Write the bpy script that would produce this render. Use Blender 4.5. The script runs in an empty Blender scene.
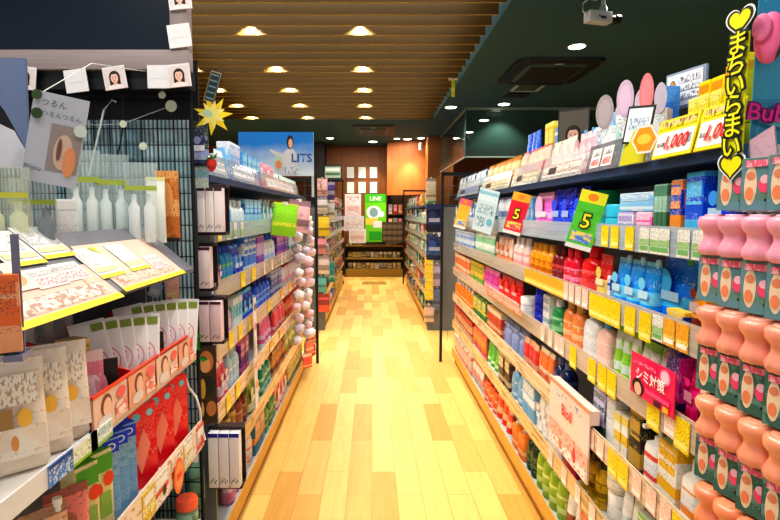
import bpy, bmesh, math, random
from mathutils import Vector, Matrix
R = random.Random(7)
SC = bpy.context.scene
COL = SC.collection
PI = math.pi
F = 520.0
TH = math.atan(47.0 / 520.0)
CAMH = 1.4

# ---------------------------------------------------------------- camera
cd = bpy.data.cameras.new('camera')
cam = bpy.data.objects.new('camera', cd)
COL.objects.link(cam)
cam.location = (0, 0, CAMH)
cam.rotation_euler = (PI / 2 - TH, 0, 0)
cd.sensor_width = 36
cd.lens = F / 780 * 36
cd.shift_x = 18.0 / 780
cd.clip_start = 0.02
SC.camera = cam


def ray(px, py):
    u, v = (px - 372) / F, (260 - py) / F
    c, s = math.cos(TH), math.sin(TH)
    return Vector((u, c + v * s, -s + v * c))


def at_x(px, py, X):
    d = ray(px, py); t = X / d.x
    return Vector((0, 0, CAMH)) + d * t


def at_y(px, py, Y):
    d = ray(px, py); t = Y / d.y
    return Vector((0, 0, CAMH)) + d * t


def at_z(px, py, Z):
    d = ray(px, py); t = (Z - CAMH) / d.z
    return Vector((0, 0, CAMH)) + d * t


# ---------------------------------------------------------------- materials
def lin(c):
    def f(v):
        v = v / 255.0
        return v / 12.92 if v <= 0.04045 else ((v + 0.055) / 1.055) ** 2.4
    m = (c[0] + c[1] + c[2]) / 3.0
    c = [min(255.0, max(0.0, m + (v - m) * 1.18)) * .97 for v in c[:3]]
    return (f(c[0]), f(c[1]), f(c[2]), 1.0)


_M = {}


def nt(name):
    m = bpy.data.materials.new(name)
    m.use_nodes = True
    t = m.node_tree
    b = t.nodes['Principled BSDF']
    return m, t, b


def L(t, a, b):
    t.links.new(a, b)


def mat(c, rough=0.45, metal=0.0, alpha=1.0, var=0.06, emit=0.0, trans=0.0):
    """plain material with slight procedural tone variation"""
    k = ('p', tuple(c), rough, metal, alpha, var, emit, trans)
    if k in _M:
        return _M[k]
    m, t, b = nt('plain')
    tc = t.nodes.new('ShaderNodeTexCoord')
    n = t.nodes.new('ShaderNodeTexNoise')
    n.inputs['Scale'].default_value = 5
    L(t, tc.outputs['Generated'], n.inputs['Vector'])
    mr = t.nodes.new('ShaderNodeMapRange')
    mr.inputs['To Min'].default_value = 1 - var
    mr.inputs['To Max'].default_value = 1 + var
    L(t, n.outputs['Fac'], mr.inputs['Value'])
    mx = t.nodes.new('ShaderNodeMix'); mx.data_type = 'RGBA'; mx.blend_type = 'MULTIPLY'
    mx.inputs['Factor'].default_value = 1
    mx.inputs[6].default_value = lin(c)
    L(t, mr.outputs['Result'], mx.inputs[7])
    L(t, mx.outputs[2], b.inputs['Base Color'])
    b.inputs['Roughness'].default_value = rough
    b.inputs['Metallic'].default_value = metal
    b.inputs['Alpha'].default_value = alpha
    if emit:
        b.inputs['Emission Color'].default_value = lin(c)
        b.inputs['Emission Strength'].default_value = emit
    if trans:
        b.inputs['Transmission Weight'].default_value = trans
    _M[k] = m
    return m


def pm(base, ink=None, acc=None, seed=0, rough=0.35, alpha=1.0, rows=11, thr=0.54):
    """printed packaging: ground colour, bands of an accent colour and blotchy small print"""
    if ink is None:
        ink = (60, 60, 80) if sum(base) > 380 else (235, 235, 235)
    if acc is None:
        acc = tuple(int(v * 0.8) for v in base)
    k = ('q', tuple(base), tuple(ink), tuple(acc), seed, rough, alpha, rows, thr)
    if k in _M:
        return _M[k]
    rr = random.Random(seed * 31 + 5)
    m, t, b = nt('print')
    tc = t.nodes.new('ShaderNodeTexCoord')
    sp = t.nodes.new('ShaderNodeSeparateXYZ')
    L(t, tc.outputs['Generated'], sp.inputs[0])
    ramp = t.nodes.new('ShaderNodeValToRGB')
    cr = ramp.color_ramp
    cr.interpolation = 'CONSTANT'
    z1 = rr.uniform(0.08, 0.4); z2 = z1 + rr.uniform(0.1, 0.3); z3 = rr.uniform(0.8, 0.93)
    cr.elements[0].position = 0; cr.elements[0].color = lin(base)
    cr.elements[1].position = z1; cr.elements[1].color = lin(acc)
    e = cr.elements.new(z2); e.color = lin(base)
    if rr.random() < 0.6:
        e = cr.elements.new(z3); e.color = lin(acc)
    L(t, sp.outputs['Z'], ramp.inputs['Fac'])
    mp = t.nodes.new('ShaderNodeMapping')
    mp.inputs['Scale'].default_value = (22, 22, rows * 3.2) if rows <= 6 else (15, 15, rows * 2.3)
    mp.inputs['Location'].default_value = (seed * 1.7, seed * 0.9, seed * 2.3)
    L(t, tc.outputs['Generated'], mp.inputs['Vector'])
    n = t.nodes.new('ShaderNodeTexNoise')
    n.inputs['Scale'].default_value = 1.0
    n.inputs['Detail'].default_value = 2
    L(t, mp.outputs[0], n.inputs['Vector'])
    mr = t.nodes.new('ShaderNodeMapRange')
    thr = thr + (.03 if rows > 6 else 0)
    mr.inputs['From Min'].default_value = thr
    mr.inputs['From Max'].default_value = thr + 0.06
    mr.inputs['To Max'].default_value = .55 if rows > 6 else .8
    L(t, n.outputs['Fac'], mr.inputs['Value'])
    # print only inside a few text zones
    zr = t.nodes.new('ShaderNodeValToRGB'); ze = zr.color_ramp; ze.interpolation = 'CONSTANT'
    if rows > 6:
        q = rr.uniform(.1, .35)
        ze.elements[0].color = (0, 0, 0, 1); ze.elements[1].position = q; ze.elements[1].color = (1, 1, 1, 1)
        for dz_, v in ((.12, 0), (.24, 1), (.4, 0), (.5, .7)):
            if q + dz_ < .98:
                e = ze.elements.new(q + dz_); e.color = (v, v, v, 1)
    else:
        ze.elements[0].color = (1, 1, 1, 1)
    L(t, sp.outputs['Z'], zr.inputs['Fac'])
    mz = t.nodes.new('ShaderNodeMath'); mz.operation = 'MULTIPLY'
    L(t, mr.outputs[0], mz.inputs[0]); L(t, zr.outputs[0], mz.inputs[1])
    # large soft patch of accent as the artwork
    n2 = t.nodes.new('ShaderNodeTexNoise')
    n2.inputs['Scale'].default_value = 2.2
    mp2 = t.nodes.new('ShaderNodeMapping')
    mp2.inputs['Location'].default_value = (seed * 3.1, 0, seed)
    L(t, tc.outputs['Generated'], mp2.inputs['Vector'])
    L(t, mp2.outputs[0], n2.inputs['Vector'])
    mr2 = t.nodes.new('ShaderNodeMapRange')
    hi = .57 if seed % 3 == 0 else .72
    mr2.inputs['From Min'].default_value = hi
    mr2.inputs['From Max'].default_value = hi + .08
    L(t, n2.outputs['Fac'], mr2.inputs['Value'])
    mxa = t.nodes.new('ShaderNodeMix'); mxa.data_type = 'RGBA'
    L(t, mr2.outputs[0], mxa.inputs['Factor'])
    L(t, ramp.outputs[0], mxa.inputs[6])
    mxa.inputs[7].default_value = lin(acc)
    mx = t.nodes.new('ShaderNodeMix'); mx.data_type = 'RGBA'
    L(t, mz.outputs[0], mx.inputs['Factor'])
    L(t, mxa.outputs[2], mx.inputs[6])
    mx.inputs[7].default_value = lin(ink)
    L(t, mx.outputs[2], b.inputs['Base Color'])
    b.inputs['Roughness'].default_value = rough
    b.inputs['Alpha'].default_value = alpha
    _M[k] = m
    return m


def clear(c=(225, 235, 238), alpha=0.3, rough=0.12):
    k = ('clear', c, alpha, rough)
    if k in _M:
        return _M[k]
    m, t, b = nt('clear_plastic')
    n = t.nodes.new('ShaderNodeTexNoise'); n.inputs['Scale'].default_value = 9
    mr = t.nodes.new('ShaderNodeMapRange')
    mr.inputs['To Min'].default_value = alpha * 0.6; mr.inputs['To Max'].default_value = min(1, alpha * 1.4)
    L(t, n.outputs['Fac'], mr.inputs['Value'])
    L(t, mr.outputs[0], b.inputs['Alpha'])
    b.inputs['Base Color'].default_value = lin(c)
    b.inputs['Roughness'].default_value = rough
    _M[k] = m
    return m


# ---------------------------------------------------------------- mesh helpers
def newmesh(bm, name, mats, smooth=True, angle=40):
    me = bpy.data.meshes.new(name)
    bm.normal_update()
    bm.to_mesh(me); bm.free()
    if not isinstance(mats, (list, tuple)):
        mats = [mats]
    for m in mats:
        me.materials.append(m)
    if smooth:
        for p in me.polygons:
            p.use_smooth = True
        me.set_sharp_from_angle(angle=math.radians(angle))
    return me


def link(name, me, parent=None, loc=(0, 0, 0), rot=(0, 0, 0)):
    o = bpy.data.objects.new(name, me)
    COL.objects.link(o)
    o.location = loc; o.rotation_euler = rot
    if parent:
        o.parent = parent
    return o


USED = {}


def tag(o, label, cat, group=None):
    o['label'] = label; o['category'] = cat
    if group:
        o['group'] = group
    return o


def empty(name, label, cat, loc=(0, 0, 0), rz=0, group=None):
    o = link(name, None, None, loc, (0, 0, rz))
    o.empty_display_size = 0.05
    return tag(o, label, cat, group)


def struct(o):
    o['kind'] = 'structure'
    return o


def bbox(bm, x0, x1, y0, y1, z0, z1, bev=0.0, mi=0):
    r = bmesh.ops.create_cube(bm, size=1)
    vs = r['verts']
    for v in vs:
        v.co = Vector((x0 if v.co.x < 0 else x1, y0 if v.co.y < 0 else y1, z0 if v.co.z < 0 else z1))
    fs = set(f for v in vs for f in v.link_faces)
    if bev > 0:
        es = list(set(e for v in vs for e in v.link_edges))
        rb = bmesh.ops.bevel(bm, geom=es, offset=bev, segments=2, affect='EDGES', profile=0.6)
        fs = set(rb['faces']) | set(f for f in fs if f.is_valid)
    for f in fs:
        if f.is_valid:
            f.material_index = mi
    return vs


def boxmesh(name, x0, x1, y0, y1, z0, z1, m, bev=0.0):
    bm = bmesh.new()
    bbox(bm, x0, x1, y0, y1, z0, z1, bev)
    return newmesh(bm, name, m, smooth=bev > 0)


def sup(w, d, z, e=2.0, n=20, cx=0, cy=0):
    pts = []
    for i in range(n):
        a = 2 * PI * (i + 0.5) / n
        c, s = math.cos(a), math.sin(a)
        pts.append((cx + w / 2 * math.copysign(abs(c) ** (2 / e), c), cy + d / 2 * math.copysign(abs(s) ** (2 / e), s), z))
    return pts


def loft(bm, rings, cap0=True, cap1=True, mi=0):
    vr = [[bm.verts.new(p) for p in r] for r in rings]
    n = len(rings[0])
    for a, b in zip(vr, vr[1:]):
        for i in range(n):
            f = bm.faces.new((a[i], a[(i + 1) % n], b[(i + 1) % n], b[i])); f.material_index = mi
    if cap0:
        f = bm.faces.new(list(reversed(vr[0]))); f.material_index = mi
    if cap1:
        f = bm.faces.new(vr[-1]); f.material_index = mi


def loftmesh(name, rings, m, cap0=True, cap1=True, angle=40):
    bm = bmesh.new()
    loft(bm, rings, cap0, cap1)
    bmesh.ops.recalc_face_normals(bm, faces=bm.faces)
    return newmesh(bm, name, m, True, angle)


def tube(bm, pts, r, n=8, mi=0):
    pts = [Vector(p) for p in pts]
    rings = []
    for i, p in enumerate(pts):
        d = (pts[min(i + 1, len(pts) - 1)] - pts[max(i - 1, 0)]).normalized()
        up = Vector((0, 0, 1)) if abs(d.z) < 0.9 else Vector((1, 0, 0))
        a = d.cross(up).normalized(); b = a.cross(d).normalized()
        rings.append([p + (a * math.cos(2 * PI * k / n) + b * math.sin(2 * PI * k / n)) * r for k in range(n)])
    loft(bm, rings, mi=mi)


def tubemesh(name, pts, r, m, n=8):
    bm = bmesh.new(); tube(bm, pts, r, n)
    return newmesh(bm, name, m)


def ell(cx, cz, rx, rz, n=18, a0=0, a1=2 * PI):
    full = abs(a1 - a0) > 6.2
    k = n if full else n + 1
    return [(cx + rx * math.cos(a0 + (a1 - a0) * i / n), cz + rz * math.sin(a0 + (a1 - a0) * i / n)) for i in range(k)]


def rect(x0, z0, x1, z1):
    return [(x0, z0), (x1, z0), (x1, z1), (x0, z1)]


def art(name, items, y=0.0):
    """flat printed artwork in the local xz plane, facing -y: items = (polygon, material), later ones on top"""
    bm = bmesh.new()
    mats = []
    for i, (poly, m) in enumerate(items):
        if m not in mats:
            mats.append(m)
        ar = sum(a[0] * b[1] - b[0] * a[1] for a, b in zip(poly, poly[1:] + poly[:1]))
        if ar < 0:
            poly = poly[::-1]
        vs = [bm.verts.new((p[0], y - 0.0005 * (i + 1), p[1])) for p in poly]
        f = bm.faces.new(vs)
        f.material_index = mats.index(m)
    return newmesh(bm, name, mats, smooth=False)


_T = {}


def textmesh(s, size, m, bold=0.0, spacing=1.0, shear=0.0):
    k = (s, size, m.name, bold, spacing, shear)
    if k in _T:
        return _T[k]
    cu = bpy.data.curves.new('lettering', 'FONT')
    cu.body = s; cu.size = size; cu.offset = bold; cu.space_character = spacing; cu.shear = shear
    cu.align_x = 'CENTER'; cu.align_y = 'CENTER'; cu.resolution_u = 2
    o = bpy.data.objects.new('lettering', cu)
    COL.objects.link(o)
    dg = bpy.context.evaluated_depsgraph_get(); dg.update()
    me = bpy.data.meshes.new_from_object(o.evaluated_get(dg))
    bpy.data.objects.remove(o); bpy.data.curves.remove(cu)
    me.name = 'lettering'
    me.transform(Matrix.Rotation(PI / 2, 4, 'X'))
    me.materials.clear(); me.materials.append(m)
    _T[k] = me
    return me


def put_text(parent, s, size, c, x, z, y=-0.004, bold=0.0, roty=0, spacing=1.0, shear=0.0):
    return link('lettering', textmesh(s, size, mat(c, 0.6), bold, spacing, shear), parent, (x, y, z), (0, roty, 0))


def heart(cx, cz, s):
    pts = []
    for i in range(28):
        a = 2 * PI * i / 28
        pts.append((cx + s * 16 * math.sin(a) ** 3 / 17, cz + s * (13 * math.cos(a) - 5 * math.cos(2 * a) - 2 * math.cos(3 * a) - math.cos(4 * a)) / 17))
    return pts


def burst(cx, cz, r0, r1, n, ph=0):
    return [(cx + (r1 if i % 2 else r0) * math.cos(PI * i / n + ph), cz + (r1 if i % 2 else r0) * math.sin(PI * i / n + ph)) for i in range(2 * n)]


SKIN = (235, 190, 165); HAIR = (38, 26, 24)


def portrait(w, h, bg, cloth=(235, 235, 240), hair=HAIR, skin=SKIN, side=0):
    """printed picture of a woman, head and shoulders, in the xz plane from z=0 to h"""
    ms, mh, mc, mb = mat(skin, .6), mat(hair, .6), mat(cloth, .6), mat(bg, .6)
    md, mr = mat((60, 35, 35), .6), mat((205, 90, 95), .6)
    cx, cz, r = w * 0.04 * side, h * 0.52, w * 0.2
    it = [(rect(-w / 2, 0, w / 2, h), mb),
          (ell(cx, cz + r * .25, r * 1.35, r * 1.55), mh),
          (rect(cx - r * 1.3, cz - r * 1.8, cx + r * 1.3, cz), mh),
          ([(cx - r * .4, cz - r), (cx + r * .4, cz - r), (cx + r * .5, h * .12), (cx - r * .5, h * .12)], ms),
          ([(-w * .44, 0), (w * .44, 0), (w * .34, h * .17), (cx + r * .5, h * .23), (cx, h * .15), (cx - r * .5, h * .23), (-w * .34, h * .17)], mc),
          (ell(cx, cz, r * .92, r * 1.2), ms),
          (ell(cx, cz + r * .95, r * 1.0, r * .55, 12, 0, PI), mh)]
    for s in (-1, 1):
        it.append((ell(cx + s * r * .4, cz + r * .08, r * .17, r * .08, 8), md))
        it.append((rect(cx + s * r * .4 - r * .2, cz + r * .3, cx + s * r * .4 + r * .2, cz + r * .36), mh))
    it.append((ell(cx, cz - r * .58, r * .26, r * .1, 8), mr))
    it.append(([(cx - r * .1, cz - r * .28), (cx + r * .12, cz - r * .28), (cx, cz + r * .05)], mat((215, 165, 140), .6)))
    return it


# ---------------------------------------------------------------- product builders: root mesh + parts
# every builder returns (root mesh, [(part name, mesh), ...]); origin at the base centre, front towards -y
def p_carton(w, d, h, base, acc, ink, seed, cap):
    root = boxmesh('carton', -w / 2, w / 2, -d / 2, d / 2, 0, h, pm(base, ink, acc, seed), min(.0025, w * .06))
    pts = [('front_panel', boxmesh('front_panel', -w * .42, w * .42, -d / 2 - .0012, -d / 2, h * .56, h * .93, pm(acc, ink, base, seed + 3, rows=5)))]
    if cap:
        pts.append(('tuck_flap', boxmesh('tuck_flap', -w * .47, w * .47, -d * .47, d * .47, h, h + .0018, mat(cap))))
    return root, pts


def p_slim(w, d, h, base, acc, ink, seed, cap):
    root = boxmesh('slim_carton', -w / 2, w / 2, -d / 2, d / 2, 0, h, pm(base, ink, acc, seed), .0015)
    c = cap or acc
    return root, [('printed_band', boxmesh('band', -w / 2 - .0008, w / 2 + .0008, -d / 2 - .0008, d / 2 + .0008, h * .8, h * .97, mat(c)))]


def p_bottle(w, d, h, base, acc, ink, seed, cap):
    e = 2.0 + (seed % 3) * 1.2
    hb = h * .8
    rings = [sup(w * .9, d * .9, 0, e), sup(w, d, h * .03, e), sup(w, d, hb * .72, e), sup(w * .94, d * .94, hb * .84, e),
             sup(w * .72, d * .78, hb * .94, 2.4), sup(min(w, d) * .5, min(w, d) * .5, hb, 2)]
    root = loftmesh('bottle', rings, mat(base, .22))
    c = cap or (240, 240, 240)
    r = min(w, d) * .56
    cp = loftmesh('cap', [sup(r, r, hb, 2), sup(r, r, h * .97, 2), sup(r * .86, r * .86, h, 2)], mat(c, .3))
    lb = loftmesh('label', [sup(w * 1.012, d * 1.012, h * .1, e), sup(w * 1.012, d * 1.012, hb * .68, e)], pm(base, ink, acc, seed), False, False)
    return root, [('cap', cp), ('wrap_label', lb)]


def p_pump(w, d, h, base, acc, ink, seed, cap):
    e = 2.0 + (seed % 3) * 1.3
    hb = h * .7
    rings = [sup(w * .9, d * .9, 0, e), sup(w, d, h * .03, e), sup(w, d, hb * .8, e), sup(w * .88, d * .9, hb * .93, e), sup(w * .42, w * .42, hb, 2)]
    root = loftmesh('pump_bottle', rings, mat(base, .22))
    c = cap or (245, 245, 245)
    bm = bmesh.new()
    r = min(w, d) * .5
    loft(bm, [sup(r, r, hb, 2), sup(r, r, hb + h * .07, 2), sup(r * .4, r * .4, hb + h * .08, 2), sup(r * .4, r * .4, h * .88, 2), sup(r * .95, r * .95, h * .9, 2), sup(r * .8, r * .8, h, 2)])
    bbox(bm, -r * .2, r * .2, -r * 1.7, -r * .2, h * .92, h * .98, .001)
    lb = loftmesh('label', [sup(w * 1.012, d * 1.012, h * .08, e), sup(w * 1.012, d * 1.012, hb * .74, e)], pm(base, ink, acc, seed), False, False)
    return root, [('pump_head', newmesh(bm, 'pump', mat(c, .3))), ('wrap_label', lb)]


def p_tube(w, d, h, base, acc, ink, seed, cap):
    c = cap or (245, 245, 245)
    hc = h * .16
    dd = min(w * .8, d)
    rings = [sup(w * .78, dd, hc), sup(w * .84, dd * .98, h * .3), sup(w * .93, dd * .6, h * .7), sup(w, dd * .16, h * .95), sup(w, .003, h * .96), sup(w, .003, h)]
    root = loftmesh('tube', rings, pm(base, ink, acc, seed))
    cp = loftmesh('cap', [sup(w * .7, dd * .9, 0), sup(w * .76, dd * .95, hc * .9), sup(w * .74, dd * .9, hc)], mat(c, .3))
    return root, [('cap', cp)]


def p_pouch(w, d, h, base, acc, ink, seed, cap):
    rings = [sup(w * .86, d * .5, 0, 3), sup(w, d, h * .06, 3), sup(w * .98, d * .92, h * .3, 3), sup(w * .97, d * .6, h * .6, 3),
             sup(w * .98, d * .25, h * .84, 3), sup(w, .006, h * .93, 4), sup(w, .004, h, 4)]
    root = loftmesh('pouch', rings, pm(base, ink, acc, seed, .25))
    pts = []
    c = cap or (245, 245, 245)
    r = w * .2
    if seed % 3 != 1:
        cx = w * .3
        bm = bmesh.new()
        loft(bm, [sup(r * .7, r * .7, h * .9, cx=cx), sup(r * .7, r * .7, h * .97, cx=cx), sup(r, r, h * .975, cx=cx), sup(r, r, h * 1.06, cx=cx)])
        pts.append(('spout_cap', newmesh(bm, 'spout', mat(c, .3))))
    pts.append(('front_sticker', art('sticker', [(ell(-w * .12, h * .62, w * .24, w * .24), mat(acc, .4)), (rect(-w * .34, h * .36, w * .34, h * .5), mat(tuple(int((v + 490) / 3) for v in acc), .4))], -d * .5)))
    return root, pts


def p_sachet(w, d, h, base, acc, ink, seed, cap):
    rings = [sup(w, .003, 0, 6), sup(w, .003, h * .05, 6), sup(w * .99, d, h * .18, 4), sup(w * .99, d * 1.05, h * .5, 4), sup(w * .99, d * .9, h * .8, 4), sup(w, .003, h * .94, 6), sup(w, .003, h, 6)]
    root = loftmesh('sachet', rings, pm(base, ink, acc, seed, .3), angle=60)
    return root, [('printed_seal', boxmesh('seal', -w / 2, w / 2, -.0022, .0022, h * .95, h * 1.0, mat(cap or acc)))]


def p_jar(w, d, h, base, acc, ink, seed, cap):
    w = min(w, .1); d = w
    hb = h * .62
    root = loftmesh('jar', [sup(w * .84, d * .84, 0), sup(w * .97, d * .97, h * .08), sup(w, d, h * .3), sup(w * .97, d * .97, hb * .93), sup(w * .86, d * .86, hb)], pm(base, ink, acc, seed))
    c = cap or (245, 245, 245)
    lid = loftmesh('lid', [sup(w * .98, d * .98, hb), sup(w * 1.0, d * 1.0, h * .93), sup(w * .93, d * .93, h)], mat(c, .3))
    return root, [('lid', lid)]


def p_can(w, d, h, base, acc, ink, seed, cap):
    w = min(w, .065); d = w
    c = cap or (245, 245, 245)
    hb = h * .76
    root = loftmesh('spray_can', [sup(w * .94, d * .94, 0), sup(w, d, h * .02), sup(w, d, hb), sup(w * .8, d * .8, hb * 1.05), sup(w * .7, d * .7, hb * 1.06)], pm(base, ink, acc, seed, .2))
    cp = loftmesh('cap', [sup(w * .84, d * .84, hb * 1.03), sup(w * .82, d * .82, h * .96), sup(w * .6, d * .6, h)], mat(c, .3))
    return root, [('cap', cp)]


def p_blister(w, d, h, base, acc, ink, seed, cap):
    root = boxmesh('backing_card', -w / 2, w / 2, -.002, 0, 0, h, pm(base, ink, acc, seed))
    rx = lambda ww, hh, y: [(p[0], y, p[1] + h * .36) for p in sup(ww, hh, 0, 4)]
    bub = loftmesh('bubble', [rx(w * .78, h * .56, -.002), rx(w * .66, h * .46, -d * .75)], clear((240, 240, 240), .3), False, True)
    it = loftmesh('packed_item', [sup(w * .4, d * .4, h * .14, 2.4, cy=-d * .34), sup(w * .5, d * .5, h * .3, 2.4, cy=-d * .34), sup(w * .34, d * .36, h * .56, 2.4, cy=-d * .34)], mat(cap or acc, .4))
    return root, [('clear_bubble', bub), ('packed_item', it)]


def p_bag(w, d, h, base, acc, ink, seed, cap):
    """clear bag with contents"""
    root = loftmesh('bag', [sup(w * .9, d * .7, 0, 3), sup(w, d, h * .1, 3), sup(w * .96, d * .9, h * .45, 3), sup(w * .9, d * .4, h * .75, 3), sup(w * .96, .006, h * .9, 4), sup(w, .004, h, 4)], clear(base, .26))
    pts = [('header_label', boxmesh('header', -w * .46, w * .46, -d * .27, -d * .26 + .001, h * .66, h * .72, mat(acc)))]
    for s in (-1, 1):
        x = s * w * .22
        pts.append(('packed_bottle', loftmesh('packed', [sup(w * .3, d * .5, h * .03, cx=x), sup(w * .34, d * .6, h * .08, cx=x), sup(w * .34, d * .55, h * .46, cx=x), sup(w * .16, w * .16, h * .52, cx=x), sup(w * .16, w * .16, h * .62, cx=x)], mat(cap or (240, 243, 245), .3))))
    return root, pts


KINDS = {'carton': (p_carton, 'carton', 'box'), 'slim': (p_slim, 'slim_carton', 'box'), 'bottle': (p_bottle, 'cosmetic_bottle', 'bottle'),
         'pump': (p_pump, 'pump_bottle', 'bottle'), 'tube': (p_tube, 'cream_tube', 'tube'), 'pouch': (p_pouch, 'refill_pouch', 'pouch'),
         'sachet': (p_sachet, 'mask_sachet', 'sachet'), 'jar': (p_jar, 'cream_jar', 'jar'), 'can': (p_can, 'spray_can', 'can'),
         'blister': (p_blister, 'blister_pack', 'pack'), 'bag': (p_bag, 'clear_bag', 'bag')}
PARTC = {}
SEED = [0]
ALL = []   # every product: dict(o, desc, where, y)


def build(kind, w, d, h, base, acc=None, ink=None, cap=None, seed=None):
    fn, name, cat = KINDS[kind]
    if acc is None:
        acc = tuple(int(255 - (255 - v) * .45) for v in base) if sum(base) < 420 else tuple(int(v * .72) for v in base)
    if ink is None:
        ink = (70, 60, 80) if sum(base) > 400 else (240, 236, 225)
    SEED[0] += 1
    root, parts = fn(w, d, h, base, acc, ink, SEED[0] if seed is None else seed, cap)
    o = link(name, root)
    for pn, me in parts:
        link(pn, me, o)
    o['category'] = cat
    return o


def copy_thing(o):
    c = o.copy(); COL.objects.link(c)
    for ch in o.children:
        k = ch.copy(); COL.objects.link(k); k.parent = c
    return c


def register(o, desc, where, order, vert=False):
    ALL.append(dict(o=o, desc=desc, where=where, order=order, vert=vert))


ORD = 'first second third fourth fifth sixth seventh eighth ninth tenth eleventh twelfth thirteenth fourteenth fifteenth sixteenth'.split()
NUM = 'zero one two three four five six seven eight nine ten eleven twelve thirteen fourteen fifteen sixteen'.split()


def finish_labels():
    """label every registered product: its look, its place, and its turn among equals counted from the camera end"""
    by = {}
    for r in ALL:
        by.setdefault(r['where'], []).append(r)
    for where, rows in by.items():
        rows.sort(key=lambda r: r['order'])
        cnt = {}
        for r in rows:
            cnt.setdefault(r['desc'], []).append(r)
        for i, r in enumerate(rows):
            same = cnt[r['desc']]
            o = r['o']
            cut = r['desc']
            for sep in (' with ', ' in ', ' on '):
                short = r['desc'].split(sep)[0]
                if short != r['desc'] and not any(d != r['desc'] and d.startswith(short) for d in cnt):
                    cut = short
                    break
            nw = lambda q: len(q.replace(',', ' ').split())
            if len(same) > 1:
                k = same.index(r)
                n = NUM[len(same)] if len(same) < 17 else 'many'
                turn = ('nearest of %s' % n) if k == 0 else ('farthest of %s' % n) if k == len(same) - 1 else '%s nearest of %s' % (ORD[k], n)
                if r['vert']:
                    turn = ('lowest of %s' % n) if k == 0 else ('topmost of %s' % n) if k == len(same) - 1 else '%s lowest of %s' % (ORD[k], n)
                for d, u in ((r['desc'], turn), (cut, turn), (cut, turn.split(' of ')[0])):
                    t = '%s, %s, %s' % (d, u, where)
                    if nw(t) <= 16:
                        break
                o['group'] = '%s, %s' % (r['desc'], where)
            else:
                t = '%s, %s' % (r['desc'], where)
                if nw(t) > 16:
                    t = '%s, %s' % (cut, where)
                other = None
                for j in (i - 1, i + 1, i - 2, i + 2):
                    if 0 <= j < len(rows) and rows[j]['desc'] != r['desc']:
                        other = rows[j]['desc']; break
                if other:
                    short = ' '.join(other.split(' with ')[0].split(' in ')[0].split(' under ')[0].split(' of ')[0].split()[:5])
                    if nw(t + ' beside ' + short) <= 16:
                        t += ', beside ' + short
            o['label'] = t

P_SPOT, P_NEAR, P_AREA1, P_AREA2, P_WORLD, P_EXP, P_LOOK, P_FAR = 48, 34, 115, 150, .6, -0.15, 'Medium High Contrast', 80

# ---------------------------------------------------------------- room shell
CEIL = 2.9
YB = 11.9


def wood_floor():
    m, t, b = nt('light_wood_floor')
    tc = t.nodes.new('ShaderNodeTexCoord')
    mp = t.nodes.new('ShaderNodeMapping'); mp.inputs['Rotation'].default_value = (0, 0, PI / 2)
    L(t, tc.outputs['Object'], mp.inputs['Vector'])
    br = t.nodes.new('ShaderNodeTexBrick')
    br.inputs['Scale'].default_value = 1
    br.inputs['Brick Width'].default_value = .62
    br.inputs['Row Height'].default_value = .125
    br.inputs['Mortar Size'].default_value = .0012
    br.inputs['Color1'].default_value = lin((240, 206, 132))
    br.inputs['Color2'].default_value = lin((200, 146, 66))
    br.inputs['Mortar'].default_value = lin((190, 135, 60))
    br.inputs['Bias'].default_value = -.25
    br.offset = .37
    L(t, mp.outputs[0], br.inputs['Vector'])
    n = t.nodes.new('ShaderNodeTexNoise'); n.inputs['Scale'].default_value = 3; n.inputs['Detail'].default_value = 6
    mp2 = t.nodes.new('ShaderNodeMapping'); mp2.inputs['Scale'].default_value = (14, 1.2, 1)
    L(t, tc.outputs['Object'], mp2.inputs['Vector']); L(t, mp2.outputs[0], n.inputs['Vector'])
    mr = t.nodes.new('ShaderNodeMapRange'); mr.inputs['To Min'].default_value = .8; mr.inputs['To Max'].default_value = 1.18
    L(t, n.outputs['Fac'], mr.inputs['Value'])
    mx = t.nodes.new('ShaderNodeMix'); mx.data_type = 'RGBA'; mx.blend_type = 'MULTIPLY'; mx.inputs['Factor'].default_value = 1
    L(t, br.outputs['Color'], mx.inputs[6]); L(t, mr.outputs[0], mx.inputs[7])
    L(t, mx.outputs[2], b.inputs['Base Color'])
    b.inputs['Roughness'].default_value = .42
    return m


def wood(c, c2, vert=True, rough=.5):
    m, t, b = nt('wood_panel')
    tc = t.nodes.new('ShaderNodeTexCoord')
    mp = t.nodes.new('ShaderNodeMapping'); mp.inputs['Scale'].default_value = (9, 9, .6) if vert else (.5, 9, 9)
    L(t, tc.outputs['Object'], mp.inputs['Vector'])
    n = t.nodes.new('ShaderNodeTexNoise'); n.inputs['Scale'].default_value = 2; n.inputs['Detail'].default_value = 5
    L(t, mp.outputs[0], n.inputs['Vector'])
    mx = t.nodes.new('ShaderNodeMix'); mx.data_type = 'RGBA'
    mx.inputs[6].default_value = lin(c); mx.inputs[7].default_value = lin(c2)
    L(t, n.outputs['Fac'], mx.inputs['Factor'])
    L(t, mx.outputs[2], b.inputs['Base Color'])
    b.inputs['Roughness'].default_value = rough
    return m


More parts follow.
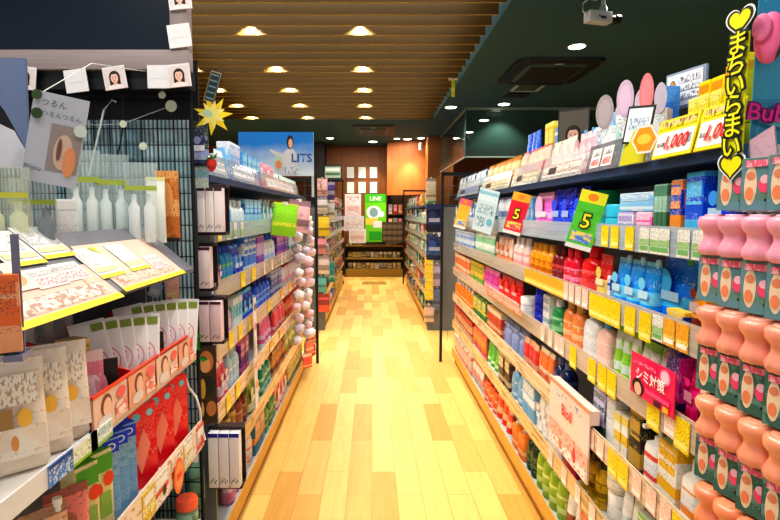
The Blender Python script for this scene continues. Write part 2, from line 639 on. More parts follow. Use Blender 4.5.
DARKC = mat((58, 92, 102), .85, var=.08)
struct(link('floor', boxmesh('floor', -5, 5, -1.2, 12.1, -.05, 0, wood_floor())))
struct(link('wall_back', boxmesh('wall_back', -5, 5, YB, YB + .1, 0, 3.2, wood((150, 92, 30), (104, 60, 16)))))
struct(link('wall_left', boxmesh('wall_left', -5.1, -5, -1.2, 12.1, 0, 3.2, mat((190, 185, 170), .8))))
struct(link('wall_right', boxmesh('wall_right', 5, 5.1, -1.2, 12.1, 0, 3.2, mat((60, 70, 68), .8))))
bm = bmesh.new()
bbox(bm, .99, 5, -1.2, 12, CEIL, 3.3)
bbox(bm, -5, .99, 8.62, 12, CEIL, 3.3)
bbox(bm, -5, .99, -1.2, 8.62, 3.2, 3.3)
struct(link('ceiling', newmesh(bm, 'ceiling', DARKC, False)))
bm = bmesh.new()
k = 0
slat_y = []
y = 8.5
while y > .3:
    bbox(bm, -5, .96, y, y + .022, CEIL, CEIL + .15)
    slat_y.append(y)
    y -= .232
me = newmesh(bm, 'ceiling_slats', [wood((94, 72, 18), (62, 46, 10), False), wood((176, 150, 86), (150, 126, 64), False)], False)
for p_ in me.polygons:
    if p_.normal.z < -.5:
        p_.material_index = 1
struct(link('ceiling_slats', me))
# a curved wood panel wall beyond the far shelves
bm = bmesh.new()
X0, X1 = at_y(387, 200, 11.3).x, at_y(428, 200, 11.3).x
rings = []
for z in (1.05, CEIL):
    a = [(X0 + (X1 - X0) * i / 10, 11.0 + .35 * (1 - math.sin(PI * (i / 10.0) * .5 + .35)), z) for i in range(11)]
    b_ = [(p[0], p[1] + .06, z) for p in a][::-1]
    rings.append(a + b_)
rings[0] = [(p[0], p[1], 1.78) for p in rings[0]]
loft(bm, rings)
struct(link('wall_curved_panel', newmesh(bm, 'wall_curved_panel', wood((190, 120, 66), (160, 92, 44)), True)))
px0, px1 = at_y(318, 200, 11.6).x, at_y(326, 200, 11.6).x
struct(link('column', boxmesh('column', px0 - .15, px1, 11.2, 11.9, 0, CEIL, mat((28, 24, 26), .6))))
px0, px1 = at_y(427, 200, 10.4).x, at_y(437, 200, 10.4).x
struct(link('column', boxmesh('column', px0, px1 + .3, 10.3, 10.8, 0, CEIL, wood((150, 96, 44), (120, 74, 30)))))

# ---------------------------------------------------------------- shelf gondolas
ST = [1.54, 1.318, 1.092, .866, .625, .372, .105]     # shelf surfaces, top to bottom
TIER = ['top shelf', 'second shelf', 'third shelf', 'fourth shelf', 'fifth shelf', 'sixth shelf', 'bottom shelf']
CHROME = mat((200, 205, 210), .25, .9)
BLACK = mat((24, 24, 28), .5)
RAILC = [(190, 205, 215), (190, 204, 214), (214, 204, 190), (226, 206, 188), (230, 200, 172), (226, 190, 140), (214, 172, 92)]


def gondola(name, label, xf, side, y0, y1, tiers, depth=.44, base_front=None, boardc=(40, 62, 96), raila=.82):
    """a run of shelving whose front plane is x = side*xf, facing the aisle"""
    s = side
    e = empty(name, label, 'shelving', (s * (xf + depth / 2), (y0 + y1) / 2, 0))
    ox, oy = e.location.x, e.location.y

    def X(a, b):
        return sorted((s * a - ox, s * b - ox))
    def bx(nm, xa, xb, ya, yb, za, zb, m, bev=0, par=None):
        x = X(xa, xb)
        return link(nm, boxmesh(nm, x[0], x[1], ya - oy, yb - oy, za, zb, m, bev), par or e)
    bx('kick_board', xf + .02, xf + depth, y0, y1, 0, tiers[-1] - .03, wood((176, 128, 52), (140, 96, 32), False))
    bx('back_panel', xf + depth, xf + depth + .02, y0, y1, 0, tiers[0], mat((225, 226, 226), .6))
    bx('side_panel', xf + .004, xf + depth + .02, y0 - .016, y0 - .001, 0, tiers[0] - .03, mat((120, 124, 128), .5))
    n = max(2, int((y1 - y0) / 1.3) + 1)
    for i in range(n):
        yy = y0 + (y1 - y0 - .03) * i / (n - 1)
        bx('upright', xf + depth - .04, xf + depth, yy, yy + .03, 0, tiers[0], CHROME)
    for i, z in enumerate(tiers):
        sh = bx('shelf_board', xf, xf + depth, y0, y1, z - .025, z, mat(boardc if i == 0 else (196, 200, 204), .45))
        c = RAILC[min(i, 6)]
        if i == 0:
            continue
        m = pm(c, tuple(int(v * .72) for v in c), tuple(min(255, int(v * 1.12)) for v in c), 40 + i, .18, raila, 1.0, .55) if 3 < i < 6 else clear(c, .62, .15) if i < 6 else wood((222, 178, 92), (196, 146, 62), False)
        bx('price_rail', xf - .008, xf - .003, y0, y1, z - .028, z + .048, m, par=sh)
    return e


RX, LX = .757, .593
gR = gondola('shelf_gondola', 'seven-tier shelf gondola beneath the security camera, full of skincare', RX, 1, 1.06, 4.78, ST)
gL = gondola('shelf_gondola', 'seven-tier shelf gondola behind the wire mesh panel, full of hair care', LX, -1, 1.92, 4.72, ST)

PR, PL = .782, .616     # product front planes


def Yof(px, side):
    return (PR * F / (px - 372)) if side > 0 else (PL * F / (372 - px))


GOND = {1: 'skincare', -1: 'hair care'}


def facing(side, tier, x0, x1, kind, h, base, desc, n=1, acc=None, ink=None, cap=None, d=.055, back=0.0, dz=0.0, rz=0, tilt=0.0, gap=.94, seed=None, where=None):
    """n equal products filling the span between two picture columns on a tier"""
    pl = (PR if side > 0 else PL) + back
    ya, yb = sorted((pl * F / abs(x0 - 372), pl * F / abs(x1 - 372)))
    w = (yb - ya) / n * gap
    if side > 0 and tier in (1, 2, 3, 4, 5) and h > .125 and dz == 0:
        h = min(h * 1.1, .186)
    o = None
    for i in range(n):
        if o is None:
            o = build(kind, w, d, h, base, acc, ink, cap, seed)
            c = o
        else:
            c = copy_thing(o)
        yy = ya + (yb - ya) * (i + .5) / n
        xx = ((PR if side > 0 else PL) + d / 2 + back + R.uniform(0, .006)) * side
        c.location = (xx, yy, ST[tier] + dz + .0005)
        c.rotation_euler = (tilt, 0, (-PI / 2 if side > 0 else PI / 2) + rz + R.uniform(-.04, .04))
        register(c, desc, where or '%s %s' % (GOND[side], TIER[tier]), yy)
    return o


# right gondola, each tier from the camera end to the far end (columns are picture columns on the product plane)
S = 1
# second shelf
facing(S, 1, 724, 702, 'pouch', .175, (16, 82, 225), 'deep blue refill pouch with pale round cap', 1, (70, 160, 250), (200, 225, 255), (150, 215, 245), .06, seed=2)
facing(S, 1, 701, 681, 'carton', .165, (20, 92, 214), 'tall blue carton with cyan square', 1, (90, 190, 240), (190, 225, 255), None, .06)
facing(S, 1, 679, 667, 'carton', .15, (24, 52, 170), 'dark blue carton with orange strip and white top', 1, (240, 150, 60), (220, 230, 255), (245, 245, 245), .05)
facing(S, 1, 665, 652, 'slim', .145, (170, 205, 190), 'pale green slim carton with dark print', 3, (70, 120, 90), (40, 70, 60), (90, 140, 120), .03)
facing(S, 1, 650, 634, 'carton', .085, (238, 120, 190), 'small pink carton with white label', 1, (250, 215, 235), (200, 40, 120), None, .06)
facing(S, 1, 633, 616, 'carton', .085, (240, 240, 245), 'small white carton with violet picture', 1, (190, 170, 220), (120, 110, 160), None, .06)
facing(S, 1, 650, 617, 'carton', .055, (150, 205, 245), 'pale blue box lying across two small cartons', 1, (225, 240, 250), (60, 130, 210), None, .08, dz=.087, seed=9)
facing(S, 1, 616, 600, 'jar', .11, (80, 205, 225), 'cyan tub with white label', 1, (230, 245, 245), (30, 90, 120), (70, 195, 225), .08)
facing(S, 1, 599, 586, 'jar', .15, (60, 190, 200), 'teal tub with green lid', 1, (150, 230, 220), (20, 100, 110), (50, 180, 120), .08, back=.05)
facing(S, 1, 582, 549, 'pouch', .165, (18, 40, 190), 'dark blue pouch with white print', 3, (40, 90, 230), (190, 210, 255), (60, 110, 235), .05, seed=4)
facing(S, 1, 548, 532, 'pouch', .16, (225, 120, 200), 'pink and violet pouch with flower picture', 1, (250, 190, 230), (255, 240, 250), (220, 60, 150), .05, seed=7)
facing(S, 1, 531, 519, 'carton', .15, (120, 190, 235), 'light blue carton with white bands', 1, (230, 242, 250), (40, 100, 180), None, .06)
facing(S, 1, 516, 497, 'sachet', .16, (225, 232, 240), 'silvery white sachet with blue print', 4, (120, 150, 200), (60, 80, 130), None, .03)
facing(S, 1, 495, 474, 'carton', .15, (205, 225, 228), 'pale grey carton with teal print', 4, (60, 130, 140), (30, 60, 90), None, .05)
facing(S, 1, 472, 455, 'pouch', .16, (90, 140, 210), 'mid blue pouch with white cap', 5, (220, 230, 245), (240, 245, 255), None, .05)
# third shelf
facing(S, 2, 722, 704, 'pouch', .175, (250, 196, 20), 'yellow refill pouch with white panel', 1, (250, 160, 20), (120, 60, 10), (250, 220, 60), .06, seed=1)
facing(S, 2, 703, 689, 'pouch', .165, (250, 160, 14), 'orange refill pouch with brown label', 1, (110, 40, 20), (255, 235, 180), (250, 200, 40), .06, seed=5)
facing(S, 2, 687, 652, 'pouch', .18, (20, 130, 240), 'wide sky blue refill pouch with green seal', 1, (80, 190, 250), (220, 240, 255), (70, 170, 60), .075, back=.035, seed=8)
facing(S, 2, 688, 668, 'carton', .055, (20, 60, 170), 'small navy carton with yellow top', 1, (240, 200, 60), (220, 230, 250), (245, 220, 90), .03)
facing(S, 2, 651, 612, 'pouch', .15, (40, 160, 240), 'cyan blue pouch with pale clear top', 3, (130, 215, 250), (230, 245, 255), (200, 235, 250), .06, seed=11)
facing(S, 2, 611, 608, 'carton', .1, (30, 80, 170), 'narrow navy carton with white label', 1, (235, 240, 250), (20, 30, 80), None, .04)
facing(S, 2, 606, 594, 'pouch', .15, (222, 40, 40), 'red pouch with yellow seal and white text', 1, (245, 215, 120), (255, 240, 230), (200, 20, 30), .05, seed=1)
facing(S, 2, 593, 577, 'bottle', .165, (214, 24, 30), 'round red bottle with red cap', 1, (240, 90, 90), (255, 225, 220), (225, 20, 26), .09, seed=3)
facing(S, 2, 576, 562, 'bottle', .15, (205, 30, 60), 'crimson bottle with pink label', 2, (250, 150, 180), (255, 235, 240), (190, 20, 40), .06, seed=6)
facing(S, 2, 561, 551, 'bottle', .15, (120, 14, 30), 'dark maroon bottle with pale print', 2, (200, 60, 60), (250, 220, 210), (90, 10, 20), .06, seed=9)
facing(S, 2, 550, 528, 'bottle', .15, (240, 160, 30), 'amber bottle with gold cap', 4, (200, 110, 20), (70, 40, 10), (205, 150, 40), .06, seed=6)
facing(S, 2, 527, 511, 'bottle', .16, (246, 226, 222), 'milky white bottle with pink band', 3, (235, 170, 170), (190, 90, 100), (250, 240, 236), .06, seed=3)
facing(S, 2, 510, 495, 'pouch', .15, (248, 214, 196), 'peach pouch with cream top', 3, (235, 150, 110), (170, 80, 60), None, .05)
facing(S, 2, 494, 474, 'sachet', .15, (150, 200, 160), 'mint green sachet with white panel', 5, (235, 245, 235), (40, 100, 70), None, .03)
facing(S, 2, 473, 455, 'carton', .14, (110, 165, 225), 'light blue carton with white corner', 5, (235, 242, 250), (30, 70, 150), None, .05)
# fourth shelf
facing(S, 3, 726, 704, 'sachet', .13, (238, 205, 180), 'beige sachet with black blot', 1, (60, 40, 40), (150, 90, 60), None, .05, seed=8)
facing(S, 3, 703, 690, 'pouch', .17, (236, 20, 120), 'hot pink pouch with plain front', 1, (250, 60, 150), (255, 200, 225), (240, 40, 130), .06, seed=4)
facing(S, 3, 689, 672, 'carton', .165, (216, 40, 160), 'magenta carton with navy picture', 1, (40, 50, 120), (250, 210, 235), (190, 60, 190), .06, seed=12)
facing(S, 3, 671, 640, 'pouch', .15, (242, 246, 238), 'white pouch with green leaf print', 3, (150, 205, 90), (70, 130, 60), (120, 195, 80), .05, seed=7)
facing(S, 3, 639, 613, 'tube', .16, (240, 246, 240), 'white tube with lime green cap', 3, (160, 215, 80), (80, 130, 110), (150, 210, 60), .05, seed=3)
facing(S, 3, 612, 598, 'bottle', .16, (246, 208, 196), 'peach pink bottle with blue cap', 1, (250, 225, 215), (200, 110, 100), (120, 190, 230), .05, seed=2)
facing(S, 3, 597, 582, 'bottle', .185, (246, 246, 246), 'large white bottle with brown logo', 1, (235, 235, 238), (110, 50, 40), (245, 245, 245), .07, seed=3)
facing(S, 3, 581, 562, 'bottle', .165, (240, 150, 90), 'orange bottle with gold cap', 2, (250, 205, 160), (180, 50, 40), (225, 180, 80), .06, seed=6)
facing(S, 3, 560, 552, 'bottle', .15, (50, 140, 80), 'green glass bottle with white cap', 1, (150, 210, 160), (230, 245, 235), (240, 240, 240), .06, seed=3)
facing(S, 3, 551, 544, 'carton', .15, (240, 240, 236), 'white carton with grey lines', 1, (170, 180, 190), (100, 110, 120), None, .05)
facing(S, 3, 543, 530, 'can', .165, (24, 40, 170), 'royal blue can with blue cap', 1, (40, 60, 200), (200, 215, 255), (30, 50, 190), .065)
facing(S, 3, 529, 519, 'jar', .1, (245, 240, 240), 'white round tub with grey lid', 1, (220, 220, 230), (140, 140, 160), (250, 250, 250), .08)
facing(S, 3, 518, 499, 'pouch', .13, (214, 24, 34), 'glossy red puff pouch', 3, (240, 70, 60), (250, 200, 190), (220, 30, 40), .06, dz=.03, seed=10)
facing(S, 3, 498, 484, 'sachet', .15, (200, 60, 150), 'magenta sachet with pink seal', 3, (240, 140, 200), (255, 230, 245), None, .03)
facing(S, 3, 483, 471, 'carton', .15, (240, 190, 80), 'mustard carton with green top', 3, (120, 170, 80), (90, 60, 30), (120, 170, 80), .05)
facing(S, 3, 470, 455, 'slim', .15, (225, 130, 80), 'terracotta slim carton with pale band', 5, (240, 220, 190), (90, 40, 30), (245, 225, 200), .04)
# fifth shelf
facing(S, 4, 735, 712, 'bottle', .15, (244, 240, 236), 'white lotion bottle with red letters', 1, (240, 225, 215), (205, 70, 50), (246, 244, 240), .07, seed=6)
facing(S, 4, 711, 691, 'bottle', .15, (246, 244, 240), 'white flat bottle with orange label', 1, (250, 150, 60), (210, 50, 40), (245, 245, 245), .06, seed=2)
facing(S, 4, 690, 668, 'carton', .15, (248, 246, 236), 'white carton with yellow square', 1, (250, 190, 40), (120, 100, 60), (226, 236, 170), .07, seed=10)
facing(S, 4, 667, 651, 'pump', .17, (242, 242, 244), 'white pump bottle with red label', 1, (225, 80, 70), (60, 60, 90), (250, 250, 250), .06, seed=5)
facing(S, 4, 649, 636, 'carton', .175, (30, 28, 30), 'tall black carton with gold front', 1, (196, 160, 70), (225, 200, 120), None, .06, seed=2)
facing(S, 4, 635, 622, 'slim', .13, (250, 246, 234), 'cream slim carton with yellow stripe', 2, (245, 205, 80), (130, 110, 70), (250, 225, 120), .05)
facing(S, 4, 621, 612, 'carton', .15, (248, 248, 248), 'plain white carton', 1, (235, 240, 240), (180, 170, 160), None, .05)
facing(S, 4, 611, 598, 'carton', .16, (205, 190, 230), 'lilac carton with dark green bottle picture', 1, (30, 90, 80), (250, 250, 250), (225, 215, 240), .06, seed=15)
facing(S, 4, 570, 556, 'bottle', .15, (24, 40, 80), 'navy bottle with silver cap', 2, (50, 80, 150), (230, 200, 100), (90, 100, 130), .06, seed=5)
facing(S, 4, 555, 541, 'sachet', .14, (240, 120, 50), 'orange sachet with white flash', 3, (250, 230, 200), (255, 245, 220), None, .03)
facing(S, 4, 540, 526, 'sachet', .13, (225, 50, 60), 'red sachet with pale seal', 3, (250, 200, 160), (255, 240, 230), None, .03)
facing(S, 4, 525, 503, 'bag', .16, (206, 214, 240), 'clear bag of folded lilac bands', 3, (170, 185, 235), (90, 90, 150), (176, 190, 238), .07)
facing(S, 4, 502, 488, 'slim', .14, (190, 60, 40), 'brick red slim carton with cream band', 4, (240, 200, 150), (255, 230, 210), (240, 220, 190), .04)
facing(S, 4, 487, 474, 'carton', .14, (60, 130, 70), 'leaf green carton with yellow corner', 3, (230, 200, 60), (240, 245, 220), None, .05)
facing(S, 4, 473, 455, 'bottle', .15, (240, 130, 40), 'small orange bottle with white cap', 6, (250, 220, 180), (120, 50, 20), None, .05)
# sixth shelf
facing(S, 5, 700, 678, 'jar', .1, (240, 226, 216), 'cream tub with pale pink lid', 1, (250, 240, 235), (190, 120, 100), (246, 214, 204), .08)
facing(S, 5, 676, 650, 'carton', .14, (248, 246, 244), 'white carton with green corner', 2, (150, 200, 90), (120, 120, 120), (235, 240, 225), .07, seed=17)
facing(S, 5, 648, 628, 'tube', .15, (250, 248, 246), 'white tube with grey print', 2, (210, 220, 225), (120, 130, 140), (250, 250, 250), .05)
facing(S, 5, 626, 612, 'jar', .11, (246, 242, 234), 'ivory round jar with flat lid', 1, (230, 225, 215), (130, 120, 110), (250, 248, 244), .09)
facing(S, 5, 626, 612, 'jar', .075, (246, 242, 234), 'small ivory jar with flat lid', 1, (230, 225, 215), (130, 120, 110), (250, 248, 244), .085, dz=.112)
facing(S, 5, 610, 586, 'bottle', .16, (222, 184, 40), 'yellow oil bottle with dark cap', 3, (150, 120, 20), (60, 50, 10), (60, 50, 30), .06, seed=6)
facing(S, 5, 584, 570, 'carton', .17, (226, 40, 60), 'red carton with sparkling violet picture', 1, (110, 60, 150), (255, 220, 230), None, .06, seed=21)
facing(S, 5, 569, 553, 'carton', .17, (246, 238, 232), 'white carton with red flower pattern', 1, (225, 90, 90), (190, 60, 60), None, .06, seed=14)
facing(S, 5, 552, 540, 'pouch', .17, (248, 246, 242), 'white pouch dotted with black marks', 2, (230, 225, 220), (40, 30, 30), (200, 160, 120), .05, seed=7)
facing(S, 5, 538, 526, 'carton', .19, (150, 195, 225), 'tall pale blue carton with white front', 2, (246, 250, 252), (60, 110, 160), None, .06)
facing(S, 5, 525, 513, 'bottle', .17, (140, 180, 210), 'slate blue bottle with white cap', 2, (225, 235, 245), (40, 70, 120), None, .06)
facing(S, 5, 512, 501, 'carton', .17, (90, 60, 40), 'dark brown carton with cream strip', 2, (230, 205, 160), (245, 230, 200), None, .05)
facing(S, 5, 500, 488, 'tube', .16, (90, 180, 70), 'bright green tube with white cap', 3, (220, 240, 180), (250, 255, 240), None, .05)
facing(S, 5, 487, 474, 'sachet', .15, (245, 140, 60), 'orange sachet with pink seal', 3, (250, 90, 110), (255, 240, 220), None, .03)
facing(S, 5, 473, 455, 'carton', .15, (225, 190, 150), 'tan carton with red print', 5, (180, 60, 50), (140, 40, 40), None, .05)
# bottom shelf
facing(S, 6, 640, 615, 'bottle', .2, (240, 214, 90), 'tall yellow bottle with white cap', 2, (250, 240, 190), (120, 90, 20), None, .07, seed=5)
facing(S, 6, 613, 590, 'carton', .19, (235, 110, 60), 'orange carton with dark lower edge', 2, (70, 40, 40), (255, 230, 200), None, .06)
facing(S, 6, 588, 572, 'tube', .2, (244, 240, 236), 'tall white tube with brown band', 2, (150, 90, 60), (130, 90, 70), None, .06)
facing(S, 6, 570, 541, 'bottle', .21, (150, 176, 60), 'olive green bottle with white cap', 4, (220, 230, 150), (60, 80, 20), (236, 240, 220), .06, seed=3)
facing(S, 6, 540, 530, 'bottle', .19, (40, 60, 40), 'dark green bottle with black cap', 2, (90, 120, 70), (220, 225, 190), (30, 36, 30), .06, seed=6)
facing(S, 6, 529, 515, 'pump', .2, (230, 130, 60), 'amber pump bottle with orange label', 2, (245, 200, 140), (120, 40, 20), (235, 225, 210), .06)
facing(S, 6, 514, 499, 'tube', .18, (225, 70, 40), 'vermilion tube with white cap', 3, (245, 190, 150), (255, 235, 220), None, .05)
facing(S, 6, 498, 486, 'bottle', .17, (235, 120, 70), 'coral bottle with red cap', 3, (250, 220, 200), (160, 40, 30), (200, 50, 40), .05)
facing(S, 6, 485, 474, 'sachet', .16, (240, 225, 215), 'cream sachet with pink print', 3, (240, 150, 150), (200, 80, 80), None, .03)
facing(S, 6, 473, 455, 'carton', .15, (246, 220, 205), 'blush carton with white top', 5, (240, 160, 130), (190, 90, 80), (250, 245, 240), .05)

# left gondola
S = -1
facing(S, 1, 224, 232, 'slim', .12, (90, 170, 225), 'sky blue slim carton with white band', 2, (230, 242, 250), (240, 250, 255), (235, 245, 250), .04)
facing(S, 1, 233, 246, 'bottle', .14, (226, 240, 246), 'clear white bottle with aqua label', 3, (120, 200, 220), (40, 110, 150), (240, 246, 248), .055)
facing(S, 1, 247, 262, 'carton', .15, (40, 130, 210), 'bright blue carton with pale print', 4, (150, 210, 245), (235, 245, 255), None, .05)
facing(S, 1, 263, 274, 'pouch', .15, (70, 160, 190), 'teal blue pouch with white cap', 3, (190, 230, 230), (240, 250, 250), None, .05)
facing(S, 1, 275, 286, 'bottle', .15, (110, 190, 150), 'sea green bottle with pale cap', 4, (220, 240, 225), (30, 90, 70), None, .05)
facing(S, 1, 287, 301, 'carton', .15, (120, 170, 200), 'grey blue carton with pink corner', 4, (230, 190, 210), (60, 60, 110), None, .05)
facing(S, 2, 214, 222, 'pouch', .14, (210, 110, 130), 'rose pouch with dark print', 2, (240, 200, 200), (90, 20, 50), None, .05)
facing(S, 2, 223, 233, 'bottle', .17, (50, 140, 190), 'ocean blue bottle with green label', 3, (80, 170, 120), (230, 245, 250), (30, 70, 170), .055, seed=5)
facing(S, 2, 234, 243, 'pouch', .16, (30, 60, 190), 'cobalt pouch with light flash', 2, (120, 180, 240), (235, 240, 255), (40, 80, 210), .05)
facing(S, 2, 244, 256, 'carton', .19, (240, 244, 248), 'white carton with blue dot', 3, (70, 130, 210), (60, 90, 170), None, .05, seed=18)
facing(S, 2, 257, 264, 'slim', .18, (214, 190, 232), 'lavender slim carton with violet edge', 2, (130, 80, 180), (110, 60, 150), (150, 90, 190), .04)
facing(S, 2, 265, 276, 'bottle', .18, (236, 240, 246), 'pearl bottle with blue cap', 3, (170, 200, 240), (70, 90, 160), (60, 110, 210), .055)
facing(S, 2, 277, 288, 'carton', .17, (90, 50, 160), 'purple carton with pink top', 3, (220, 120, 190), (240, 220, 250), (230, 150, 200), .05)
facing(S, 2, 289, 301, 'sachet', .16, (205, 225, 240), 'pale sachet with teal print', 4, (90, 170, 180), (60, 90, 120), None, .03)
facing(S, 3, 222, 231, 'bottle', .15, (246, 214, 222), 'pale pink bottle with white cap', 2, (240, 150, 175), (190, 70, 110), (250, 246, 248), .055)
facing(S, 3, 232, 241, 'slim', .15, (110, 200, 215), 'aqua slim carton with white band', 3, (235, 248, 248), (20, 100, 130), (240, 248, 250), .04)
facing(S, 3, 242, 255, 'pouch', .15, (28, 70, 200), 'royal blue pouch with cyan mark', 3, (70, 190, 240), (235, 245, 255), (50, 110, 230), .05)
facing(S, 3, 256, 270, 'bottle', .17, (36, 100, 215), 'vivid blue bottle with navy cap', 4, (140, 200, 250), (240, 248, 255), (20, 40, 120), .055)
facing(S, 3, 271, 281, 'carton', .17, (30, 40, 140), 'navy carton with silver panel', 3, (180, 190, 215), (220, 225, 245), None, .05)
facing(S, 3, 282, 301, 'sachet', .15, (236, 226, 232), 'white sachet with pink and grey print', 6, (240, 160, 190), (110, 120, 150), None, .03)
facing(S, 4, 217, 227, 'pouch', .16, (232, 100, 120), 'coral pink pouch with white panel', 2, (250, 220, 225), (255, 245, 245), (240, 120, 140), .055)
facing(S, 4, 228, 238, 'bottle', .17, (200, 225, 232), 'ice blue bottle with grey cap', 3, (240, 246, 248), (70, 110, 140), (190, 200, 206), .055)
facing(S, 4, 239, 247, 'carton', .17, (120, 40, 130), 'plum carton with pink label', 2, (235, 120, 180), (245, 215, 240), None, .05)
facing(S, 4, 262, 272, 'tube', .16, (238, 120, 170), 'pink tube with white cap', 3, (250, 215, 232), (255, 240, 248), None, .05)
facing(S, 4, 273, 284, 'sachet', .16, (226, 60, 90), 'raspberry sachet with pale seal', 4, (250, 200, 200), (255, 240, 235), None, .03)
facing(S, 4, 285, 301, 'carton', .15, (236, 170, 110), 'apricot carton with red edge', 5, (210, 60, 50), (120, 40, 30), None, .05)
facing(S, 5, 222, 234, 'can', .18, (150, 110, 60), 'bronze can with brown cap', 2, (205, 170, 110), (70, 40, 20), (80, 50, 30), .06)
facing(S, 5, 235, 246, 'bottle', .18, (140, 70, 60), 'russet bottle with dark cap', 2, (210, 160, 120), (250, 230, 210), (60, 30, 30), .055)
facing(S, 5, 247, 258, 'pouch', .17, (120, 150, 70), 'moss green pouch with cream top', 2, (230, 225, 180), (60, 70, 30), None, .05)
facing(S, 5, 259, 270, 'bottle', .18, (40, 140, 110), 'emerald bottle with white cap', 3, (170, 225, 200), (240, 250, 245), None, .055)
facing(S, 5, 271, 284, 'carton', .17, (226, 150, 70), 'honey carton with brown print', 4, (120, 60, 30), (90, 40, 20), None, .05)
facing(S, 5, 285, 301, 'tube', .16, (190, 200, 110), 'lime tube with orange cap', 5, (240, 235, 180), (110, 90, 30), (240, 140, 60), .05)
facing(S, 6, 226, 238, 'pouch', .19, (238, 150, 170), 'pastel pink pouch with red cap', 2, (250, 220, 226), (190, 50, 90), (220, 50, 80), .06)
facing(S, 6, 239, 251, 'bottle', .19, (236, 230, 226), 'off white bottle with red cap', 2, (230, 120, 120), (150, 50, 60), (210, 50, 50), .055)
facing(S, 6, 252, 262, 'carton', .18, (60, 130, 150), 'petrol blue carton with orange mark', 2, (240, 160, 70), (240, 245, 245), None, .05)
facing(S, 6, 263, 274, 'bottle', .18, (70, 130, 70), 'bottle green flask with gold cap', 3, (190, 210, 150), (240, 245, 220), (200, 160, 70), .055)
facing(S, 6, 275, 286, 'pouch', .17, (230, 90, 60), 'tomato red pouch with white panel', 3, (250, 225, 215), (255, 245, 235), None, .05)
facing(S, 6, 287, 301, 'carton', .16, (240, 205, 140), 'straw carton with green edge', 4, (110, 150, 70), (100, 80, 40), None, .05)
# slim hair colour cartons in clip-on holders at the mesh end of the left gondola
HOLD = mat((40, 24, 28), .5)
for (x0, x1, yt, yb, n, c, ds) in ((199, 223, 188, 232, 3, (248, 240, 244), 'white hair colour carton with black curl print'),
                                   (200, 211, 247, 288, 1, (246, 232, 236), 'single blush hair colour carton with black curl print'),
                                   (200, 222, 301, 341, 2, (246, 222, 232), 'pink hair colour carton with black curl print'),
                                   (210, 240, 432, 486, 3, (244, 240, 244), 'white hair colour carton with navy top')):
    YH = 1.88
    a, b_ = at_y(x0, yb, YH), at_y(x1, yt, YH)
    w = (b_.x - a.x) / n
    h = b_.z - a.z
    tray = empty('carton_holder', 'dark clip-on holder around %s' % {3: 'three white cartons', 1: 'one blush carton', 2: 'two pink cartons'}[n] + (', low by the floor end' if yt > 400 else ', on the mesh post'), 'holder', ((a.x + b_.x) / 2, YH + .03, a.z))
    link('tray', boxmesh('tray', -(b_.x - a.x) / 2 - .004, (b_.x - a.x) / 2 + .004, -.03, .034, -.012, -.001, HOLD, .002), tray)
    link('back_plate', boxmesh('back', -(b_.x - a.x) / 2 - .004, (b_.x - a.x) / 2 + .004, .028, .034, -.001, h + .012, HOLD), tray)
    link('top_clip', boxmesh('clip', -(b_.x - a.x) / 2 - .006, (b_.x - a.x) / 2 + .006, -.012, .034, h + .001, h + .013, HOLD, .002), tray)
    o = None
    for i in range(n):
        if o is None:
            bm = bmesh.new()
            bbox(bm, -w * .46, w * .46, -.02, .02, 0, h, .0015)
            o = link('slim_carton', newmesh(bm, 'slim_carton', mat(c, .35)))
            o['category'] = 'box'
            topc = (40, 40, 150) if yt > 400 else (70, 40, 50)
            link('top_band', boxmesh('band', -w * .47, w * .47, -.0212, -.02, h * .93, h, mat(topc)), o)
            curls = []
            for q in range(7):
                cx = -w * .3 + w * .1 * q + w * .05 * math.sin(q * 2.1)
                curls.append((ell(cx, h * (.1 + .022 * (q % 4)), w * .05, h * .014, 8), BLACK))
            link('curl_print', art('curl_print', curls, -.0202), o)
            c_ = o
        else:
            c_ = copy_thing(o)
        c_.location = (a.x + w * (i + .5), YH + .005, a.z)
        register(c_, ds, 'in the clip-on holder', a.x + w * i)

# ---------------------------------------------------------------- price tags on the rails
YEL = (250, 212, 30)
TAGM = {'yellow': pm(YEL, (60, 50, 20), (255, 225, 70), 61, .4, 1, 5, .56), 'white': pm((244, 244, 238), (50, 60, 50), (170, 205, 150), 62, .4, 1, 6, .55),
        'pale pink': pm((248, 214, 200), (190, 90, 80), (252, 232, 222), 63, .4, 1, 5, .57), 'orange': pm((246, 176, 60), (120, 50, 20), (250, 220, 120), 64, .4, 1, 5, .57),
        'gold': pm((232, 180, 62), (130, 90, 20), (248, 214, 110), 65, .4, 1, 5, .57)}
TAGC = {}


